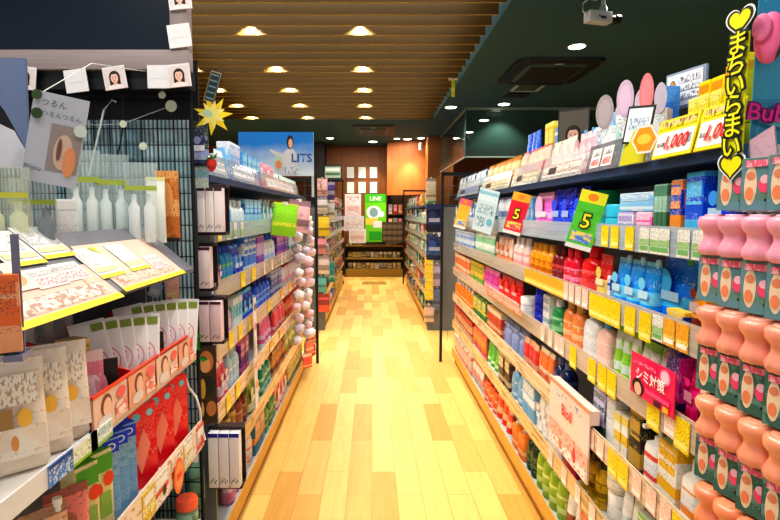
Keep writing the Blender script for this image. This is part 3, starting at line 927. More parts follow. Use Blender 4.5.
def price_tags(side, tier, cols, colour, w=.05, h=.068, dz=0.0):
    xf = RX if side > 0 else LX
    for px in cols:
        y = (xf * F / (px - 372)) if side > 0 else (xf * F / (372 - px))
        k = (colour, w, h)
        if k not in TAGC:
            TAGC[k] = boxmesh('price_tag', -w / 2, w / 2, -.0012, 0, -h / 2, h / 2, TAGM[colour])
            TAGC[k, 's'] = art('price_stripe', [(rect(-w * .42, -h * .4, w * .42, -h * .22), mat((252, 236, 150) if colour in ('yellow', 'gold') else (250, 248, 240) if colour != 'white' else (120, 175, 110), .5)),
                                                ], -.0012)
            TAGC[k, 'c'] = boxmesh('clip', -.006, .006, -.001, .008, h * .44, h * .52, clear((230, 230, 230), .6))
        o = link('price_tag', TAGC[k], None, (side * (xf - .0095), y, ST[tier] + .008 + dz), (0, 0, -PI / 2 if side > 0 else PI / 2))
        link('price_stripe', TAGC[k, 's'], o)
        link('rail_clip', TAGC[k, 'c'], o)
        o['category'] = 'price tag'
        rows = [r for r in ALL if r['where'] == '%s %s' % (GOND[side], TIER[tier])]
        near = min(rows, key=lambda r: abs(r['order'] - y))
        short = ' '.join(near['desc'].split(' with ')[0].split(' in ')[0].split()[:5])
        register(o, '%s price tag under %s' % (colour, short), '%s %s rail' % (GOND[side], TIER[tier].split()[0]), y)


price_tags(1, 1, [594, 608, 618, 633], 'yellow')
price_tags(1, 1, [648, 659, 668, 688, 704, 724], 'white')
price_tags(1, 2, [531, 537, 543, 549, 556, 563], 'gold', .11)
price_tags(1, 2, [570, 576, 583, 590], 'pale pink')
price_tags(1, 2, [599, 606, 613, 622, 637, 653], 'yellow', .062, .08, -.01)
price_tags(1, 2, [666], 'white')
price_tags(1, 2, [678, 692], 'orange')
price_tags(1, 3, [548, 556, 563, 568], 'pale pink')
price_tags(1, 3, [580, 600, 611, 621, 666], 'yellow', .062, .08, -.008)
price_tags(1, 3, [684], 'pale pink')
price_tags(1, 3, [697], 'yellow', .062, .08, -.008)
price_tags(1, 4, [584, 593, 602, 612], 'pale pink')
price_tags(1, 4, [626, 637, 700], 'yellow', .062, .08, -.008)
price_tags(1, 4, [652, 668, 684], 'pale pink')
price_tags(1, 5, [560, 575, 590, 606, 622], 'pale pink')
price_tags(-1, 1, [226, 233, 240], 'white')
price_tags(-1, 1, [217], 'yellow')
price_tags(-1, 2, [240, 251], 'yellow', .08)
price_tags(-1, 2, [262, 270, 280], 'pale pink')
price_tags(-1, 3, [226, 236, 246, 266], 'yellow', .06)
price_tags(-1, 3, [280, 288], 'orange', .1)
price_tags(-1, 4, [222, 232], 'yellow', .07)
price_tags(-1, 4, [268, 278], 'orange', .1)

# ---------------------------------------------------------------- signs clipped to the rails of the right gondola


def board(name, label, cat, w, h, m, loc, rz=0, tilt=0, roll=0, t=.003, group=None):
    """flat board, local origin at its bottom centre, facing local -y"""
    o = link(name, boxmesh(name, -w / 2, w / 2, 0, t, 0, h, m), None, loc, (tilt, roll, rz))
    return tag(o, label, cat, group)


# "5" point signs
for (px, pyb, w, h, c, c2, lab, X) in ((577, 249, .085, .2, (96, 200, 64), (240, 238, 60), 'green hanging sign with a big five over the dark blue pouches', .70),
                                       (511, 234, .09, .21, (226, 40, 70), (250, 190, 70), 'red hanging sign with a big five beside the silvery sachets', .70),
                                       (459, 228, .095, .23, (245, 190, 80), (240, 110, 130), 'yellow and pink hanging sign near the far end of second rail', .68)):
    p = at_x(px, pyb, X)
    o = board('hanging_sign', lab, 'sign', w, h, mat(c, .4), (p.x, p.y, p.z), -.5, 0, .26)
    link('header_print', art('header', [(rect(-w / 2, h * .8, w / 2, h), mat(c2, .5)), (ell(0, h * .9, w * .2, h * .06), mat((250, 150, 50), .5)),
                                        (rect(-w * .4, h * .66, w * .4, h * .76), pm(c, (250, 250, 250), c, 71, thr=.48)),
                                        ], 0), o)
    link('footer_print', art('footer', [(rect(-w * .4, h * .12, w * .4, h * .3), pm((70, 130, 220) if c[1] > 150 else c, (250, 250, 250), (250, 220, 90), 72, thr=.48)),
                                        (rect(-w / 2, 0, w / 2, h * .08), mat((245, 245, 245), .5))], 0), o)
    if px > 480:
        put_text(o, '5', h * .34, (20, 30, 20), 0, h * .48, -.0035, .005)
        put_text(o, '5', h * .34, (255, 236, 60), 0, h * .48, -.0042, .0008)
# white and teal card sign standing on the second rail
p = at_x(481, 232, .66)
o = board('card_sign', 'white card sign with teal print standing on the second rail', 'sign', .15, .26, mat((206, 222, 228), .4), p, -.9, 0, .24)
link('card_print', art('print', [(rect(-.075, .19, .075, .245), pm((220, 235, 240), (40, 90, 120), (150, 200, 215), 73)), (rect(-.06, .03, .01, .09), pm((120, 160, 175), (240, 245, 248), (90, 140, 160), 74, thr=.5, rows=3)), (rect(-.06, .11, .06, .17), pm((206, 222, 228), (80, 120, 140), (206, 222, 228), 70, thr=.5, rows=4)), (ell(.045, .07, .022, .022), mat((120, 180, 200), .5))]), o)
# pink shelf sign
p = at_x(650, 402, .738)
W = abs(at_x(672, 380, .738).y - at_x(628, 380, .738).y)
o = board('shelf_sign', 'pink shelf sign with white lettering and a small portrait on the fourth rail', 'sign', W, .115, mat((226, 24, 100), .4), (p.x, p.y, p.z - .004), -PI / 2)
link('sign_print', art('print', [(ell(W * .3, .09, W * .11, .02), mat((250, 150, 190), .5)), (ell(W * .3, .09, W * .08, .015), mat((255, 215, 230), .5)),
                                 (ell(-W * .3, .024, W * .14, .024), mat(HAIR, .6)), (ell(-W * .29, .02, W * .09, .018), mat(SKIN, .6)),
                                 (rect(-W * .1, .022, W * .42, .036), pm((226, 24, 100), (255, 235, 245), (250, 90, 150), 75, thr=.47)),
                                 (rect(-W * .42, .088, W * .12, .1), pm((226, 24, 100), (255, 225, 240), (240, 60, 130), 76, thr=.47)),
                                 (rect(W * .1, .004, W * .24, .018), mat((60, 20, 40), .5)), (rect(W * .3, .004, W * .42, .018), mat((250, 190, 60), .5))]), o)
put_text(o, 'シミ対策', .036, (255, 255, 255), 0, .062, -.0045, .0006)
# pale pink plank sign over the red pouches
pa, pb = at_x(522, 320, .70), at_x(487, 284, .70)
o = board('shelf_sign', 'long pale pink sign strip below the glossy red pouches', 'sign', abs(pb.y - pa.y), .075, pm((248, 190, 190), (220, 90, 110), (252, 220, 216), 77, thr=.52, rows=2), ((pa.x + pb.x) / 2, (pa.y + pb.y) / 2, .905), -PI / 2, .25)
link('edge_strip', boxmesh('edge', -abs(pb.y - pa.y) / 2, abs(pb.y - pa.y) / 2, -.001, 0, 0, .012, mat((180, 130, 60))), o)
# oil display tray
XT = .742
YT0, YT1 = XT * F / (598 - 372), XT * F / (556 - 372)
e = empty('display_tray', 'pink card display tray with red lettering and floral front on the fifth tier', 'display', (XT, (YT0 + YT1) / 2, .57), -PI / 2)
w = YT1 - YT0
bm = bmesh.new()
bbox(bm, -w / 2, w / 2, -.004, .0, -.1, .165)
bbox(bm, -w / 2, w / 2, .0, .03, .11, .16)
link('tray_body', newmesh(bm, 'tray', mat((250, 226, 216), .4), False), e)
link('front_print', art('front', [(rect(-w / 2, 0, w / 2, .165), mat((250, 218, 208), .4)), (rect(-w / 2, .146, w / 2, .16), mat((214, 150, 120), .4)),
                                  (rect(-w * .3, .11, w * .35, .135), pm((250, 218, 208), (90, 120, 170), (250, 218, 208), 78, thr=.52, rows=3)),
                                  (rect(-w / 2, -.1, w / 2, 0), pm((250, 238, 232), (226, 90, 90), (244, 190, 180), 79, thr=.53, rows=6)),
                                  (ell(w * .2, -.05, .014, .03), mat((220, 60, 70), .5)), (ell(-w * .15, -.07, .016, .02), mat((240, 130, 120), .5))], -.0042), e)
put_text(e, 'Bioil', .06, (214, 60, 50), 0, .075, -.009, .001)
# ---------------------------------------------------------------- top shelf of the right gondola
Z1 = ST[0]
WH1 = 'top shelf of the skincare gondola'


def price_board(x0, x1, y_top, y_bot, s, lab, frame):
    X = .74
    a, b_ = at_x(x1, y_bot, X), at_x(x0, y_bot, X)
    w = abs(a.y - b_.y)
    o = board('price_sign', lab, 'price sign', w, .1, mat(frame, .4), (X, (a.y + b_.y) / 2, Z1 + .0), -PI / 2, -.22)
    link('price_panel', art('panel', [(rect(-w * .46, .008, w * .46, .066), mat((250, 250, 246), .4)), (rect(-w * .44, .075, w * .44, .094), pm(frame, (70, 60, 20), (245, 210, 150), 81, thr=.5, rows=2)),
                                      (rect(-w * .42, .03, -w * .22, .04), pm((250, 250, 246), (40, 40, 60), None, 82, thr=.45, rows=2)),
                                      (rect(w * .3, .03, w * .42, .05), pm((250, 250, 246), (60, 90, 130), None, 83, thr=.45, rows=3))]), o)
    put_text(o, s, .046, (214, 22, 30), w * .06, .036, -.004, .0012, shear=.25)


price_board(734, 693, 118, 150, '1,000', 'yellow framed price sign reading 1,000, closer to the yellow lettering column', (226, 214, 40))
price_board(690, 651, 130, 160, '1,000', 'yellow framed price sign reading 1,000, below the framed white notice', (226, 214, 40))
# grey clear riser with two small price cards
for (x0, x1) in ((626, 593),):
    a, b_ = Yof(x0, 1), Yof(x1, 1)
    o = board('acrylic_riser', 'smoky acrylic shelf riser holding two small white price cards', 'riser', abs(b_ - a), .09, clear((120, 120, 130), .6), (.745, (a + b_) / 2, Z1), -PI / 2, -.2)
    for s in (-.22, .14):
        w = abs(b_ - a)
        link('price_card', art('card', [(rect(w * (s - .15), .012, w * (s + .15), .075), mat((250, 244, 244), .4)), (rect(w * (s - .12), .018, w * (s + .12), .04), pm((250, 244, 244), (210, 30, 40), None, 84, thr=.42, rows=3)),
                                        (rect(w * (s - .12), .05, w * (s + .12), .066), pm((250, 244, 244), (60, 60, 70), None, 85, thr=.48, rows=3))]), o)
for (x0, x1, c, lab) in ((589, 546, (240, 222, 216), 'clear shelf riser with pale pink printed card'), (544, 516, (216, 206, 180), 'clear shelf riser with beige printed card'),
                         (514, 484, (206, 196, 160), 'clear shelf riser with sand coloured card'), (482, 460, (120, 140, 180), 'clear shelf riser with blue picture card at the far end')):
    a, b_ = Yof(x0, 1), Yof(x1, 1)
    w = abs(b_ - a)
    o = board('acrylic_riser', lab, 'riser', w * .97, .1, clear((220, 228, 230), .35), (.745, (a + b_) / 2, Z1), -PI / 2, -.25)
    link('riser_card', art('card', [(rect(-w * .44, .012, w * .44, .06), pm(c, (110, 80, 70), tuple(int(v * .8) for v in c), int(x0), thr=.53, rows=3)), (rect(-w * .3, .02, -w * .1, .05), mat((60, 50, 50), .5))]), o)

# yellow tiered display with cartons
YELLOWP = (246, 226, 40)
ya, yb = Yof(731, 1), Yof(660, 1)
e = empty('stepped_display', 'bright yellow stepped card display on the top shelf under the lettering column', 'display', (.84, (ya + yb) / 2, Z1 + .001), -PI / 2)
w = yb - ya
link('lower_step', boxmesh('step', -w / 2, w / 2, -.05, .09, 0, .05, mat((228, 214, 40)), .002), e)
link('upper_step', boxmesh('step', -w / 2, w / 2, .02, .09, .05, .1, mat((214, 200, 36)), .002), e)
link('step_print', art('print', [(rect(-w * .48, .006, w * .48, .046), pm((240, 226, 60), (90, 80, 20), (225, 120, 40), 91, thr=.52, rows=3))], -.0502), e)
facing(1, 0, 731, 713, 'carton', .13, YELLOWP, 'yellow carton with orange round mark', 2, (245, 170, 50), (110, 90, 20), None, .05, back=.0, dz=.053, seed=31)
facing(1, 0, 712, 680, 'carton', .085, (240, 226, 60), 'yellow carton with olive print', 3, (250, 240, 140), (100, 110, 20), None, .05, back=.0, dz=.053, seed=32)
facing(1, 0, 679, 660, 'carton', .05, (232, 226, 50), 'low yellow green carton with white stripe', 2, (190, 200, 40), (60, 80, 20), None, .05, back=.0, dz=.053, seed=33)
facing(1, 0, 735, 716, 'carton', .13, (244, 222, 36), 'tall yellow carton with black stroke in the back row', 2, (250, 240, 120), (40, 40, 30), None, .04, back=.085, dz=.102, seed=34)
facing(1, 0, 714, 690, 'carton', .1, (244, 214, 36), 'yellow carton with amber stripe in the back row', 2, (235, 160, 40), (120, 90, 20), None, .04, back=.085, dz=.102, seed=35)
# framed white notice beside the display
a = at_x(683, 106, .98)
W = .135
o = board('framed_notice', 'white framed notice with brown oval and handwritten lines behind yellow cartons', 'sign', W, .1, mat((235, 238, 245), .4), (.98, a.y, at_x(683, 105, .98).z), -PI / 2 + .25)
link('frame', boxmesh('frame', -W / 2 - .008, W / 2 + .008, .003, .012, -.008, .108, mat((150, 165, 185), .4)), o)
link('notice_print', art('print', [(ell(-W * .33, .05, W * .11, .034), mat((60, 50, 40), .5)), (ell(-W * .33, .05, W * .1, .031), mat((190, 140, 90), .5))] +
                         [(rect(-W * .16, z, W * .44, z + .018), pm((235, 238, 245), (60, 60, 70), (235, 238, 245), 95 + i, thr=.5, rows=2)) for i, z in enumerate((.07, .044, .018))]), o)
pz = at_x(656, 130, 1.0)
o = board('display_back_board', 'black display back board with red base behind the framed notice', 'board', .3, .2, mat((20, 20, 24), .5), (1.02, a.y + .05, Z1), -PI / 2 + .25)
link('red_base', boxmesh('red', -.15, .15, -.003, 0, 0, .05, mat((150, 20, 30))), o)
link('stand_foot', boxmesh('foot', -.15, .15, 0, .05, 0, .006, mat((20, 20, 24))), o)
# pastel cards with ear shapes (left generic)
for (x0, x1, h, base, desc, ear) in ((648, 632, .17, (230, 214, 206), 'pastel carton with grey and peach print under pink card petals', (236, 140, 150)),
                                     (631, 613, .18, (190, 226, 224), 'pale mint carton with rounded white panel', (214, 190, 215)),
                                     (612, 594, .165, (206, 206, 226), 'pale lilac carton with teal print and grey card petals', (170, 160, 165))):
    o = facing(1, 0, x0, x1, 'carton', h, base, desc, 1, (240, 244, 246), (90, 130, 150), None, .05, back=.05, dz=.001, rz=.75, seed=x0 % 40)
    o.scale = (.9, .9, 1)
    wy = abs(Yof(x1, 1) - Yof(x0, 1))
    link('card_petal', art('petal', [(ell(-wy * .24, h + .05, wy * .26, .06), mat(ear, .5)), (ell(-wy * .24, h + .047, wy * .18, .046), mat(tuple(min(255, v + 14) for v in ear), .5)),
                                     (ell(wy * .26, h + .03, wy * .22, .045), mat((206, 196, 214), .5)), (ell(0, h * .6, wy * .3, h * .24), mat((245, 246, 250), .5)),
                                     (rect(-wy * .25, h * .1, wy * .25, h * .3), pm((245, 246, 250), (80, 140, 160), (240, 190, 190), 99, thr=.5, rows=3))], -.0268), o)
facing(1, 0, 657, 648, 'carton', .25, (60, 130, 215), 'bright blue carton standing behind the pastel cartons', 1, (90, 160, 230), (200, 225, 250), None, .05, back=.12, dz=.001)
# small framed white card and orange cloud tag
a = at_x(633, 140, .76)
o = board('card_sign', 'small white card in a black frame in front of pastel cartons', 'sign', .085, .11, mat((20, 22, 26), .5), (.765, a.y, Z1 + .06), -PI / 2 + .5, -.1, .1)
link('card_print', art('print', [(rect(-.037, .007, .037, .103), mat((238, 244, 248), .4)), (rect(-.03, .04, .03, .075), pm((238, 244, 248), (70, 130, 180), None, 101, thr=.47, rows=3))]), o)
a = at_x(644, 150, .735)
o = board('cloud_tag', 'orange and white cloud shaped tag on the top shelf edge', 'sign', .06, .05, mat((246, 170, 50), .5), (.735, a.y, Z1 + .03), -PI / 2 + .4)
link('cloud_print', art('print', [(burst(0, .028, .042, .037, 6), mat((250, 246, 240), .5)), (burst(0, .028, .036, .031, 6), mat((248, 160, 40), .5)), (ell(0, .028, .022, .014), mat((255, 210, 90), .5))]), o)
o2 = board('shelf_sign', 'olive card strip between the acrylic riser and cloud tag', 'sign', .14, .1, mat((190, 186, 40), .4), (.742, Yof(641, 1), Z1), -PI / 2, -.22)
# sachets and pouches of the far top shelf
facing(1, 0, 590, 570, 'pouch', .17, (240, 190, 200), 'rosy pouch with sky blue cap', 3, (250, 226, 230), (200, 90, 110), (110, 190, 235), .05, back=.02, seed=41)
facing(1, 0, 569, 547, 'sachet', .17, (244, 206, 200), 'salmon sachet with cream panel', 3, (250, 236, 226), (200, 100, 90), None, .04, back=.02, seed=42)
facing(1, 0, 545, 518, 'sachet', .18, (226, 206, 190), 'beige mask sachet with rosy picture', 4, (200, 120, 120), (100, 60, 50), None, .04, back=.02, seed=43)
facing(1, 0, 516, 486, 'sachet', .18, (216, 196, 150), 'sand mask sachet with golden print', 5, (190, 130, 50), (90, 60, 30), None, .04, back=.02, seed=44)
facing(1, 0, 484, 458, 'sachet', .18, (190, 205, 220), 'grey blue sachet with dark picture', 6, (40, 50, 80), (240, 245, 250), None, .04, back=.02, seed=45)
facing(1, 0, 533, 521, 'pouch', .36, (40, 110, 225), 'tall blue pouch at the back with pale side', 3, (150, 190, 235), (235, 240, 255), None, .06, back=.2, dz=.0, seed=46)
facing(1, 0, 549, 541, 'carton', .36, (240, 205, 60), 'yellow burst carton in the back row', 2, (250, 240, 140), (220, 90, 60), None, .05, back=.2, seed=47)
facing(1, 0, 566, 551, 'carton', .31, (232, 240, 246), 'white carton in the back row with blue line', 3, (90, 150, 210), (60, 80, 120), None, .05, back=.2, seed=48)
facing(1, 0, 610, 596, 'carton', .27, (80, 150, 215), 'sky blue carton behind the lilac carton', 1, (130, 190, 235), (230, 240, 250), None, .05, back=.2, seed=49)
a = at_x(571, 138, .98)
o = board('portrait_card', 'dark portrait card of a woman standing behind rosy pouches', 'card', .15, .26, mat((40, 38, 40), .5), (.99, a.y, Z1 + .11), -PI / 2 + .9)
link('portrait_print', art('portrait', portrait(.14, .25, (90, 84, 76), (120, 110, 100), (20, 16, 16), (224, 180, 160))), o)
link('card_foot', boxmesh('foot', -.006, .006, .003, .012, -.11, .12, mat((40, 38, 40))), o)

# ---------------------------------------------------------------- hanging display of pink foam packs in front of the near end
XD = .712
rk = empty('wire_rack', 'white wire hanging rack clipped over the rails, full of pink tub packs', 'rack', (XD + .047, .93, .62))
WIREM = mat((225, 225, 228), .3, .6)
bm = bmesh.new()
for yy in (-.1, .1):
    tube(bm, [(.005, yy, -.62), (.005, yy, .8)], .004)
tube(bm, [(.005, -.1, .8), (.005, .1, .8)], .004)
bbox(bm, -.06, .12, -.09, .09, -.62, -.6)
link('rack_frame', newmesh(bm, 'rack', WIREM), rk)
for q in range(4):
    link('rack_tray', boxmesh('tray', -.055, -.004, -.1, .11, [.0405, .2255, .4105, .5955][q] - .003, [.0405, .2255, .4105, .5955][q], clear((235, 225, 225), .4)), rk)


def foam_pack(hue, tub=True):
    PK = {0: (238, 168, 188), 1: (244, 160, 140), 2: (246, 160, 132), 3: (246, 150, 116)}[hue]
    root = boxmesh('foam_pack', -.029, .029, -.02, .02, 0, .095, mat((96, 128, 120) if hue else (150, 160, 170), .4), .002)
    root.name = 'foam_pack'
    o = link('foam_pack', root)
    o['category'] = 'cosmetic pack'
    g = (70, 110, 100) if hue else (110, 150, 160)
    link('hanging_picture', art('picture', [(rect(-.028, .0, .028, .094), pm(g, (190, 205, 195), (110, 145, 135), 110 + hue, thr=.58)),
                                          (ell(-.011, .045, .011, .036), mat((246, 222, 196), .5)), (ell(-.011, .062, .008, .008), mat((226, 150, 120), .5)), (ell(-.012, .03, .007, .012), mat((240, 150, 110), .5)),
                                          (ell(.014, .046, .011, .015), mat((236, 90, 130), .5)), (ell(.014, .055, .008, .008), mat((248, 200, 215), .5)), (rect(-.02, .078, .026, .09), pm((236, 120, 150), (255, 230, 235), (220, 70, 110), 115, thr=.5, rows=3)),
                                          (ell(.018, .018, .003, .003), BLACK)], -.0202), o)
    link('side_picture', link_side(hue), o)
    if not tub:
        return o
    m = bpy.data.materials.get('pink_tub_%d' % hue) or tubmat(PK, hue)
    n = 28
    rings = []
    for z, r, sc in ((0, .032, 1), (.006, .0385, 1), (.016, .0385, 1), (.024, .034, .3), (.036, .0285, 0), (.046, .03, 0), (.052, .037, 0), (.06, .042, 0), (.07, .0425, 0), (.077, .038, 0), (.08, .024, 0)):
        r *= .8
        rings.append([(r * (1 + .07 * sc * math.cos(9 * 2 * PI * i / n)) * math.cos(2 * PI * i / n), r * (1 + .07 * sc * math.cos(9 * 2 * PI * i / n)) * math.sin(2 * PI * i / n) - .012, z + .097) for i in range(n)])
    t = loftmesh('pink_tub', rings, m, angle=60)
    tb = link('pink_tub', t, o)
    # snout-like dots and wrapping lid
    link('lid_disc', loftmesh('lid', [sup(.046, .046, .1765, cy=-.012), sup(.042, .042, .179, cy=-.012)], mat(tuple(min(255, v + 14) for v in PK), .25)), tb)
    return o


def link_side(h):
    me = art('side', [(rect(-.019, .002, .019, .092), pm((110, 140, 128) if h else (170, 185, 195), (230, 120, 130), (240, 220, 200), 118 + h, thr=.56))], 0)
    me.transform(Matrix.Translation((-.0292, 0, 0)) @ Matrix.Rotation(-PI / 2, 4, 'Z'))
    return me


def tubmat(c, hue):
    m, t, b = nt('pink_tub_%d' % hue)
    n = t.nodes.new('ShaderNodeTexNoise'); n.inputs['Scale'].default_value = 60
    mx = t.nodes.new('ShaderNodeMix'); mx.data_type = 'RGBA'
    mx.inputs[6].default_value = lin(c); mx.inputs[7].default_value = lin(tuple(min(255, int(v * 1.1)) for v in c))
    L(t, n.outputs['Fac'], mx.inputs['Factor']); L(t, mx.outputs[2], b.inputs['Base Color'])
    b.inputs['Roughness'].default_value = .28
    b.inputs['Subsurface Weight'].default_value = .0
    b.inputs['Coat Weight'].default_value = .4
    return m


rowz = [1.215, 1.03, .845, .66]
rown = ['top row', 'second row', 'third row', 'lowest row']
for q, z in enumerate(rowz):
    o = None
    cols = [1.062, 1.0, .937, .875]
    for i, yy in enumerate(cols):
        if o is None:
            o = foam_pack(q); c = o
        else:
            c = o.copy(); COL.objects.link(c)
            for ch in o.children:
                k = ch.copy(); COL.objects.link(k); k.parent = c
                for g in ch.children:
                    h_ = g.copy(); COL.objects.link(h_); h_.parent = k
        c.location = (XD - .0, yy - q * .012, z + .0035)
        c.rotation_euler = (0, 0, -PI / 2 + .35 + R.uniform(-.06, .06))
        register(c, ['pale pink', 'salmon pink', 'peach pink', 'coral pink'][q] + ' tub pack with green picture card', 'wire rack ' + rown[q], yy)

o = None
for i, yy in enumerate((1.02, .955, .89)):
    if o is None:
        o = foam_pack(0, False); c = o
    else:
        c = copy_thing(o)
    c.location = (XD + .002, yy, 1.405); c.rotation_euler = (0, 0, -PI / 2 + .4)
    register(c, 'grey green picture card pack', 'wire rack top edge', yy)
link('rack_tray', boxmesh('tray', -.055, -.004, -.1, .11, .782, .785, clear((235, 225, 225), .4)), rk)
# top header boards of that rack
o = board('header_board', 'blue header board with lettering and plain pink shapes above the pink tub packs', 'sign', .26, .56, pm((60, 150, 190), (90, 180, 210), (76, 166, 204), 121, thr=.62, rows=4), (.855, .99, 1.43), -.22)
W, H = .26, .56
link('header_print', art('print', [(ell(-.03, .47, .05, .04), mat((205, 130, 170), .5)), (ell(-.015, .5, .04, .05), mat((226, 150, 186), .5)), (ell(.03, .43, .035, .018), mat((235, 205, 225), .5)),
                                   (ell(-.03, .32, .055, .035), mat((246, 246, 250), .5)), (ell(.03, .33, .06, .04), mat((246, 246, 250), .5)), (ell(.09, .3, .06, .05), mat((246, 246, 250), .5)),
                                   (ell(-.04, .3, .028, .032), mat((120, 170, 205), .5)), (ell(.03, .3, .028, .032), mat((190, 180, 190), .5)),
                                   (rect(-W / 2, .27, W / 2, .28), mat((230, 236, 244), .5)), (rect(-.05, .11, W / 2, .2), mat((50, 160, 190), .5)), (rect(-.1, .02, W / 2, .1), mat((225, 228, 240), .5)),
                                   (ell(.02, .06, .03, .024), mat((200, 140, 190), .5)), (rect(-.02, .105, .1, .115), mat((40, 30, 90), .5))]), o)
put_text(o, 'Bub Bub', .044, (120, 24, 110), -.07, .152, -.012, .004, .12)
put_text(o, 'Bub Bub', .044, (226, 60, 160), -.07, .152, -.0135, .0005, .12)
link('lettering_band', art('band', [(ell(.02, .15, .15, .03), mat((60, 120, 150), .5)), (ell(.02, .15, .146, .027), mat((110, 180, 196), .5))], -.0085), o)
link('support_pole', tubemesh('pole', [(-.08, .006, 0), (-.08, .006, -.03), (-.1, .004, -.035)], .004, CHROME), o)
# the plush like pink wing in front of the header
b = empty('pink_foam_sample', 'plain pink soft foam sample shape beside the yellow lettering column', 'sample', (.735, 1.0, 1.69), -.9)
b.scale = (.5, .5, .62)
link('wing', loftmesh('wing', [[(p[0] * s + .012, y, p[1] * s + .05) for p in [(a[0] * .05, a[1] * .075) for a in ell(0, 0, 1, 1, 20)]] for y, s in ((0, .7), (-.008, .95), (-.018, 1.0), (-.03, .85), (-.036, .5))], mat((236, 120, 170), .5)), b)
link('lobe', loftmesh('lobe', [[(p[0] * s - .008, y, p[1] * s + .08) for p in ell(0, 0, .03, .04, 18)] for y, s in ((-.03, .9), (-.045, 1.0), (-.052, .7))], mat((240, 140, 184), .5)), b)
link('dark_edge', art('edge', [([(.035, -.025), (.05, -.01), (.065, .03), (.055, .03), (.042, .0)], BLACK)], -.037), b)
link('hook', tubemesh('hook', [(.0, .0, .03), (.02, .02, .03), (.03, .06, .03)], .002, CHROME), b)
b = empty('pink_foam_sample', 'pale pink folded paper sample hanging below the lettering band', 'sample', (.728, .985, 1.455), -.8)
b.scale = (.6, .6, .8)
link('fold', loftmesh('fold', [[(-.03, 0, .1), (.03, .0, .13), (.045, 0, .04), (.01, 0, -.02), (-.02, 0, .0)], [(-.03, -.02, .1), (.03, -.03, .13), (.045, -.025, .04), (.01, -.02, -.02), (-.02, -.02, .0)]], pm((232, 196, 210), (200, 140, 160), (240, 214, 224), 124)), b)
link('hook', tubemesh('hook', [(.0, .0, .08), (.02, .03, .08), (.03, .08, .08)], .002, CHROME), b)

# yellow lettering column
pt, pb = at_x(731, 14, .69), at_x(731, 178, .69)
hh = pt.z - pb.z
o = board('lettering_sign', 'tall narrow yellow lettering sign ending in hearts at top and bottom', 'sign', .04, hh * .72, mat((232, 230, 30), .5), (.69, pb.y, pb.z + hh * .13), -1.38)
for nm_, hz_ in (('top_heart', hh * .80), ('bottom_heart', -hh * .055)):
    link(nm_, art('heart', [(heart(0, hz_, .034), mat((250, 250, 250), .5)), (heart(0, hz_, .03), mat((24, 40, 16), .5)), (heart(0, hz_, .024), mat((236, 230, 20), .5))], -.001), o)
for i, ch in enumerate('まちいらまい'):
    z = hh * (.66 - .122 * i)
    put_text(o, ch, .05, (20, 36, 12), 0, z, -.004, .0045)
    put_text(o, ch, .047, (238, 232, 30), 0, z, -.0052, .0006)

# ---------------------------------------------------------------- top of the left gondola
facing(-1, 0, 213, 222, 'pouch', .1, (222, 240, 250), 'cloud white pouch with blue tint', 2, (170, 215, 245), (80, 150, 210), (245, 248, 250), .06, back=.02, seed=50)
facing(-1, 0, 223, 231, 'pouch', .13, (236, 244, 250), 'white pouch with soft blue dots', 2, (180, 220, 246), (120, 180, 230), (250, 250, 252), .06, back=.02, seed=52)
facing(-1, 0, 232, 243, 'carton', .18, (150, 205, 246), 'pale blue carton with violet ring', 2, (235, 240, 250), (120, 90, 190), None, .06, back=.02, seed=51)
facing(-1, 0, 244, 262, 'carton', .17, (40, 140, 205), 'aqua blue carton with white flash', 4, (130, 210, 235), (240, 250, 255), None, .06, back=.04, seed=53)
facing(-1, 0, 264, 276, 'carton', .15, (236, 226, 226), 'white carton with pink flower picture', 2, (240, 150, 170), (90, 150, 190), None, .06, back=.02, seed=54)
facing(-1, 0, 278, 299, 'tube', .13, (210, 230, 225), 'pale tube with green lettering and green cap', 5, (240, 244, 244), (30, 130, 90), (60, 160, 110), .05, back=.02, seed=55)
for (x0, x1, lab, c) in ((211, 232, 'smoky clear riser with pale card facing the white pouches', (180, 190, 200)), (233, 262, 'clear riser with grey price cards below the aqua blue cartons', (170, 180, 195)),
                         (263, 300, 'clear riser with white price strip at the far end of hair care', (205, 210, 215))):
    a, b_ = LX * F / (372 - x0), LX * F / (372 - x1)
    w = abs(b_ - a)
    o = board('acrylic_riser', lab, 'riser', w * .97, .085, clear((150, 160, 172), .5), (-LX - .0, (a + b_) / 2, Z1), PI / 2, -.2)
    link('riser_card', art('card', [(rect(-w * .4, .012, w * .3, .06), pm(c, (80, 70, 80), (235, 235, 240), int(x1), thr=.54, rows=3))]), o)
# banner with a woman against the sky
pb, pt = at_y(281, 176, 4.6), at_y(281, 132, 4.6)
W = at_y(313, 150, 4.6).x - at_y(238, 150, 4.6).x
H = pt.z - pb.z


def skymat():
    m, t, b = nt('sky_print')
    tc = t.nodes.new('ShaderNodeTexCoord'); sp = t.nodes.new('ShaderNodeSeparateXYZ')
    L(t, tc.outputs['Generated'], sp.inputs[0])
    n = t.nodes.new('ShaderNodeTexNoise'); n.inputs['Scale'].default_value = 3; L(t, tc.outputs['Generated'], n.inputs['Vector'])
    ad = t.nodes.new('ShaderNodeMath'); ad.operation = 'MULTIPLY_ADD'; ad.inputs[1].default_value = .5
    L(t, n.outputs['Fac'], ad.inputs[0]); L(t, sp.outputs['Z'], ad.inputs[2])
    r = t.nodes.new('ShaderNodeValToRGB')
    r.color_ramp.elements[0].position = .35; r.color_ramp.elements[0].color = lin((225, 240, 250))
    r.color_ramp.elements[1].position = 1.1; r.color_ramp.elements[1].color = lin((50, 140, 225))
    L(t, ad.outputs[0], r.inputs[0]); L(t, r.outputs[0], b.inputs['Base Color'])
    b.inputs['Roughness'].default_value = .4
    return m


